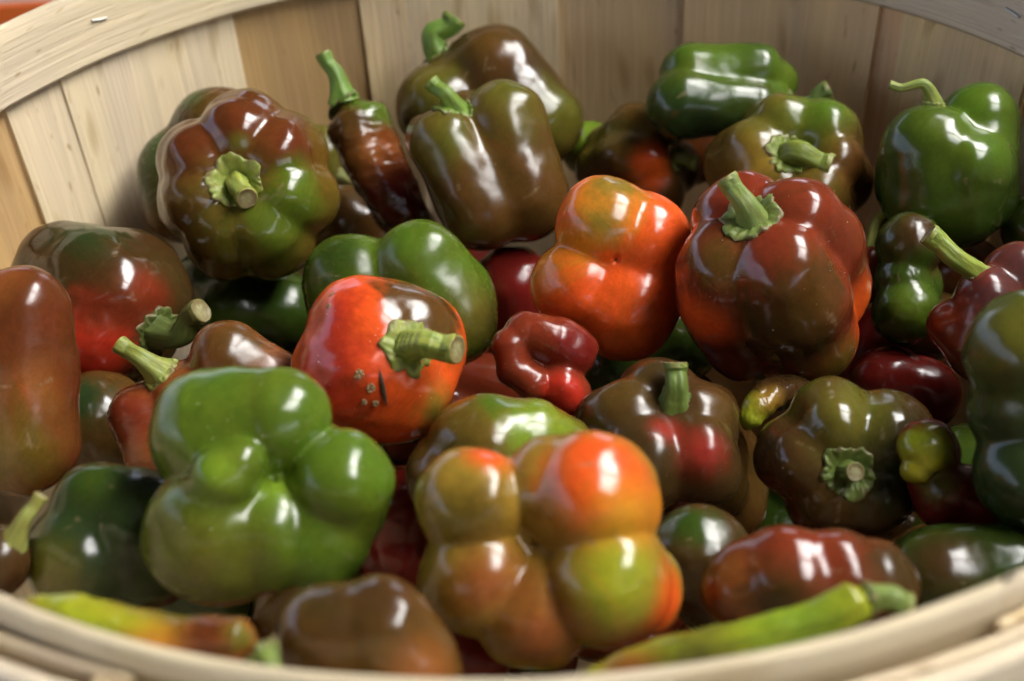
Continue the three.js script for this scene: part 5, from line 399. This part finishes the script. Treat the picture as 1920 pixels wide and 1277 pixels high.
  {"kind":"bell","name":"bell_pepper","label":"brown pepper lying in the shade under the top layer","group":"peppers buried under the top layer","at":[-0.0567,0.096,0.1042],"core":[0,0,0],"lobes":[[0.0179,0.012,0.0044,0.013,0.0156,0.0025,-0.0047,0.0138],[0.0156,0.0025,-0.0047,0.0138,0.0042,-0.0142,-0.0171,0.0121],[0.0019,0.0221,0.0021,0.013,-0.0035,0.0142,-0.0076,0.0138],[-0.0035,0.0142,-0.0076,0.0138,-0.0112,-0.0067,-0.0206,0.0117],[-0.0067,0.0124,0.0167,0.0137,-0.0133,0.0035,0.0104,0.0146],[-0.0133,0.0035,0.0104,0.0146,-0.0183,-0.014,-0.0061,0.0124],[0.011,0.0024,0.0197,0.0141,0.0074,-0.0089,0.0135,0.015],[0.0074,-0.0089,0.0135,0.015,-0.0021,-0.023,-0.0033,0.0121],[0.0022,0.0046,0.0039,0.0144,-0.004,-0.0083,-0.007,0.0136]],"blend":0.0015,"detail":22,"skin":[0.1022,0.0482,0.0103],"patches":[],"grain":[0.3467,0.7172,0.6045],"gloss":1,"fill":25},
  {"kind":"bell","name":"bell_pepper","label":"dark green pepper lying in the shade under the top layer","group":"peppers buried under the top layer","at":[-0.0057,0.06,0.0994],"core":[0,0,0],"lobes":[[-0.0068,0.0138,-0.015,0.0123,-0.0127,0.0042,-0.0081,0.013],[-0.0127,0.0042,-0.0081,0.013,-0.0164,-0.0146,0.008,0.0115],[0.0004,0.0218,0.0006,0.0142,-0.0038,0.0145,0.0097,0.0152],[-0.0038,0.0145,0.0097,0.0152,-0.0088,-0.0046,0.02,0.0133],[0.0171,0.0114,-0.0032,0.0136,0.0162,0.0028,0.0048,0.0145],[0.0162,0.0028,0.0048,0.0145,0.0062,-0.0142,0.0167,0.0127],[0.0079,0.0044,-0.0191,0.0123,0.0049,-0.0067,-0.0132,0.013],[0.0049,-0.0067,-0.0132,0.013,-0.0028,-0.0226,0.0038,0.0111],[0.0017,0.0046,-0.0037,0.0138,-0.0031,-0.0083,0.0066,0.0131]],"blend":0.0015,"detail":22,"skin":[0.0395,0.0685,0.008],"patches":[],"grain":[0.283,0.7505,-0.5972],"gloss":1,"fill":26},
  {"kind":"bell","name":"bell_pepper","label":"red brown pepper lying in the shade under the top layer","group":"peppers buried under the top layer","at":[0.0553,0.072,0.1014],"core":[0,0,0],"lobes":[[-0.0189,-0.007,-0.0038,0.0136,-0.016,-0.0013,0.0057,0.0145],[-0.016,-0.0013,0.0057,0.0145,-0.0036,0.0086,0.0184,0.0129],[-0.0111,0.0054,-0.0168,0.0144,-0.0069,0.0133,-0.0098,0.0153],[-0.0069,0.0133,-0.0098,0.0153,0.0034,0.0198,0.0064,0.0123],[0.0029,-0.0089,-0.0182,0.0117,0.0104,-0.0028,-0.0102,0.0124],[0.0104,-0.0028,-0.0102,0.0124,0.0187,0.0096,0.0094,0.0102],[-0.0041,-0.0192,-0.0073,0.012,0.0023,-0.0148,0.003,0.0128],[0.0023,-0.0148,0.003,0.0128,0.0119,-0.0002,0.0186,0.0114],[-0.0027,-0.0029,-0.0043,0.0132,0.0048,0.0053,0.0078,0.0125]],"blend":0.0015,"detail":22,"skin":[0.1946,0.0319,0.0116],"patches":[],"grain":[-0.456,-0.5023,-0.7347],"gloss":1,"fill":27},
  {"kind":"bell","name":"bell_pepper","label":"brown pepper lying in the shade under the top layer","group":"peppers buried under the top layer","at":[0.1256,0.16,0.106],"core":[0,0,0],"lobes":[[0.0055,0.0141,-0.0156,0.015,0.0007,0.0036,-0.0183,0.0159],[0.0007,0.0036,-0.0183,0.0159,-0.0081,-0.0162,-0.0138,0.0131],[-0.0082,0.0206,0.002,0.0157,-0.0157,0.0114,0.0025,0.0167],[-0.0157,0.0114,0.0025,0.0167,-0.0204,-0.0097,0.0021,0.014],[0.0071,0.0161,0.0132,0.013,0.0017,0.0042,0.0158,0.0138],[0.0017,0.0042,0.0158,0.0138,-0.0084,-0.018,0.0124,0.011],[0.0199,0.0107,-0.0004,0.0133,0.0166,-0.0026,-0.0002,0.0141],[0.0166,-0.0026,-0.0002,0.0141,0.0034,-0.0226,0.0001,0.0126],[0.0026,0.0058,-0.0001,0.0144,-0.0048,-0.0105,0.0001,0.0136]],"blend":0.0015,"detail":22,"skin":[0.1022,0.0482,0.0103],"patches":[],"grain":[0.4131,0.9106,-0.012],"gloss":1,"fill":28},
  {"kind":"bell","name":"bell_pepper","label":"dark green pepper lying in the shade under the top layer","group":"peppers buried under the top layer","at":[-0.0262,0.16,0.1574],"core":[0,0,0],"lobes":[[0.0164,-0.0108,-0.0129,0.0129,0.0048,-0.0021,-0.0157,0.0137],[0.0048,-0.0021,-0.0157,0.0137,-0.0171,0.0135,-0.0124,0.0112],[0.0222,0.0011,-0.0007,0.0135,0.0132,0.0108,-0.0011,0.0144],[0.0132,0.0108,-0.0011,0.0144,-0.0079,0.0214,-0.0012,0.0122],[0.0153,-0.0099,0.0143,0.0136,0.0042,-0.0016,0.0167,0.0145],[0.0042,-0.0016,0.0167,0.0145,-0.0167,0.0133,0.0124,0.0117],[0.004,-0.0214,0.001,0.0145,-0.0073,-0.0167,0.001,0.0155],[-0.0073,-0.0167,0.001,0.0155,-0.0243,0.0008,0.0004,0.0129],[0.0052,-0.0038,0.0001,0.0145,-0.0094,0.0068,-0.0002,0.0137]],"blend":0.0015,"detail":22,"skin":[0.0395,0.0685,0.008],"patches":[],"grain":[0.8086,-0.5881,0.0168],"gloss":1,"fill":29},
  {"kind":"bell","name":"bell_pepper","label":"deep red pepper lying in the shade under the top layer","group":"peppers buried under the top layer","at":[0.0316,0.132,0.1603],"core":[0,0,0],"lobes":[[0.0118,-0.0011,0.0185,0.0143,0.0165,0.0008,0.007,0.0152],[0.0165,0.0008,0.007,0.0152,0.016,0.0034,-0.0149,0.0135],[-0.002,0.0118,0.0197,0.014,0.0004,0.0162,0.0069,0.0149],[0.0004,0.0162,0.0069,0.0149,0.0039,0.0155,-0.0164,0.0128],[-0.0162,-0.003,0.0153,0.013,-0.0165,-0.0012,0.0017,0.0139],[-0.0165,-0.0012,0.0017,0.0139,-0.0087,0.0024,-0.0224,0.0118],[-0.0037,-0.0174,0.014,0.0149,-0.0018,-0.0186,0.0014,0.0159],[-0.0018,-0.0186,0.0014,0.0159,0.0021,-0.0113,-0.0199,0.0134],[-0.001,-0.0009,0.0063,0.0145,0.0019,0.0016,-0.0113,0.0137]],"blend":0.0015,"detail":22,"skin":[0.162,0.0116,0.008],"patches":[],"grain":[-0.1622,-0.1359,0.9774],"gloss":1,"fill":30}
];
PEPPERS.forEach(pepper);

// ------------------------------------------------------------------ what stands round the basket
{
  const table = mesh('table', new THREE.BoxGeometry(2.6, 0.03, 1.5).translate(0, -0.0152, -0.45), new THREE.MeshStandardMaterial({ color: 0xa59a88, roughness: 0.8, map: WM[0] }), scene);
  table.userData.kind = 'structure';
  const ground = mesh('ground', new THREE.BoxGeometry(60, 0.1, 60).translate(0, -0.82, 0), new THREE.MeshStandardMaterial({ color: 0x6d6860, roughness: 0.95 }), scene);
  ground.userData.kind = 'structure';
  // an orange slotted crate with a white liner on the table behind the basket
  const crate = thing('plastic_crate', 'orange slotted plastic crate with a white liner on the table behind the basket', 'crate', [-0.52, 0, -0.66]);
  const orange = new THREE.MeshPhysicalMaterial({ color: 0xd9641e, roughness: 0.35 }), white = new THREE.MeshStandardMaterial({ color: 0xe6e4de, roughness: 0.9 });
  const W = 0.46, D = 0.30, H = 0.163, bars = [];
  for (const z of [-D / 2, D / 2]) { bars.push(new THREE.BoxGeometry(W, 0.02, 0.006).translate(0, 0.01, z), new THREE.BoxGeometry(W, 0.012, 0.008).translate(0, H - 0.006, z)); for (let x = -W / 2 + 0.012; x < W / 2; x += 0.0305) bars.push(new THREE.BoxGeometry(0.024, H - 0.033, 0.005).translate(x, H / 2 + 0.003, z)); }
  for (const x of [-W / 2 - 0.004, W / 2 + 0.004]) { bars.push(new THREE.BoxGeometry(0.006, 0.02, D).translate(x, 0.01, 0), new THREE.BoxGeometry(0.008, 0.012, D).translate(x, H - 0.006, 0)); for (let z = -D / 2 + 0.014; z < D / 2; z += 0.0305) bars.push(new THREE.BoxGeometry(0.005, H - 0.033, 0.024).translate(x, H / 2 + 0.003, z)); }
  mesh('crate_wall', mergeGeometries(bars), orange, crate);
  mesh('crate_floor', new THREE.BoxGeometry(W, 0.005, D - 0.01).translate(0, 0.006, 0), orange, crate);
  const lg = new THREE.BoxGeometry(W - 0.02, 0.17, D - 0.03, 30, 12, 20), lp = lg.attributes.position;
  for (let i = 0; i < lp.count; i++) { const x = lp.getX(i), y = lp.getY(i), z = lp.getZ(i); lp.setXYZ(i, x, y + (y > 0.05 ? 0.008 * noise(x * 14, z * 14, 3) : 0), z + 0.003 * noise(x * 20, y * 20, 8)); }
  lg.computeVertexNormals(); mesh('liner', lg.translate(0, 0.097, 0), white, crate);
  // two market canopies: their roofs shade the table, the gap between them and the open sides let the sky in
  const sheet = new THREE.MeshStandardMaterial({ color: 0x5e574b, roughness: 0.9 }), fabric = new THREE.MeshPhysicalMaterial({ color: 0x3c3d3a, roughness: 0.9, transmission: 0.04, thickness: 0 }), steel = new THREE.MeshStandardMaterial({ color: 0x77797c, roughness: 0.4, metalness: 0.8 });
  const canopy = (label, x0, x1, z0, z1, flaps, walls) => {
    const c = thing('market_canopy', label, 'canopy', [(x0 + x1) / 2, -0.77, (z0 + z1) / 2], 'market canopies overhead'), w = x1 - x0, d = z1 - z0, y = 2.3;
    mesh('roof', new THREE.BoxGeometry(w, 0.006, d).translate(0, y, 0), fabric, c);
    for (const [bx, bz, bw, bd] of [[0, -d / 2, w, 0.03], [0, d / 2, w, 0.03], [-w / 2, 0, 0.03, d], [w / 2, 0, 0.03, d]]) mesh('frame_bar', new THREE.BoxGeometry(bw, 0.03, bd).translate(bx, y - 0.02, bz), steel, c);
    for (const sx of [-1, 1]) for (const sz of [-1, 1]) mesh('pole', new THREE.CylinderGeometry(0.016, 0.016, y, 12).translate(sx * (w / 2 - 0.02), y / 2, sz * (d / 2 - 0.02)), steel, c);
    for (const [f0, f1] of flaps) mesh('added_gap_flap', new THREE.BoxGeometry(1.24 - x1 - 0.04, 0.004, f1 - f0).translate(w / 2 + (1.24 - x1) / 2, y + 0.006, (f0 + f1) / 2 - (z0 + z1) / 2), fabric, c);  // unseen flaps, added to break the sky gap into shorter highlights
    for (const [a0, a1, b0, b1] of walls) mesh('added_light_wall', new THREE.BoxGeometry(Math.max(0.004, a1 - a0), y - 0.06, Math.max(0.004, b1 - b0)).translate((a0 + a1) / 2 - (x0 + x1) / 2, y / 2 - 0.02, (b0 + b1) / 2 - (z0 + z1) / 2), sheet, c);  // unseen walls, added to block low sky light and reduce fill
  };
  canopy('dark grey fabric market canopy on steel poles over the table', -2.1, 0.6, -3.4, 3.2, [[-3.4, -0.8], [-0.02, 0.10], [0.9, 3.2]], [[-0.55, 0.6, -3.35, -3.35], [-2.1, 0.6, 3.15, 3.15]]);
  canopy('dark grey fabric market canopy on steel poles beside the table', 1.24, 2.6, -3.4, 3.0, [], [[1.24, 2.6, -3.35, -3.35], [2.55, 2.55, -3.3, 2.3]]);
}

renderer.render(scene, camera);
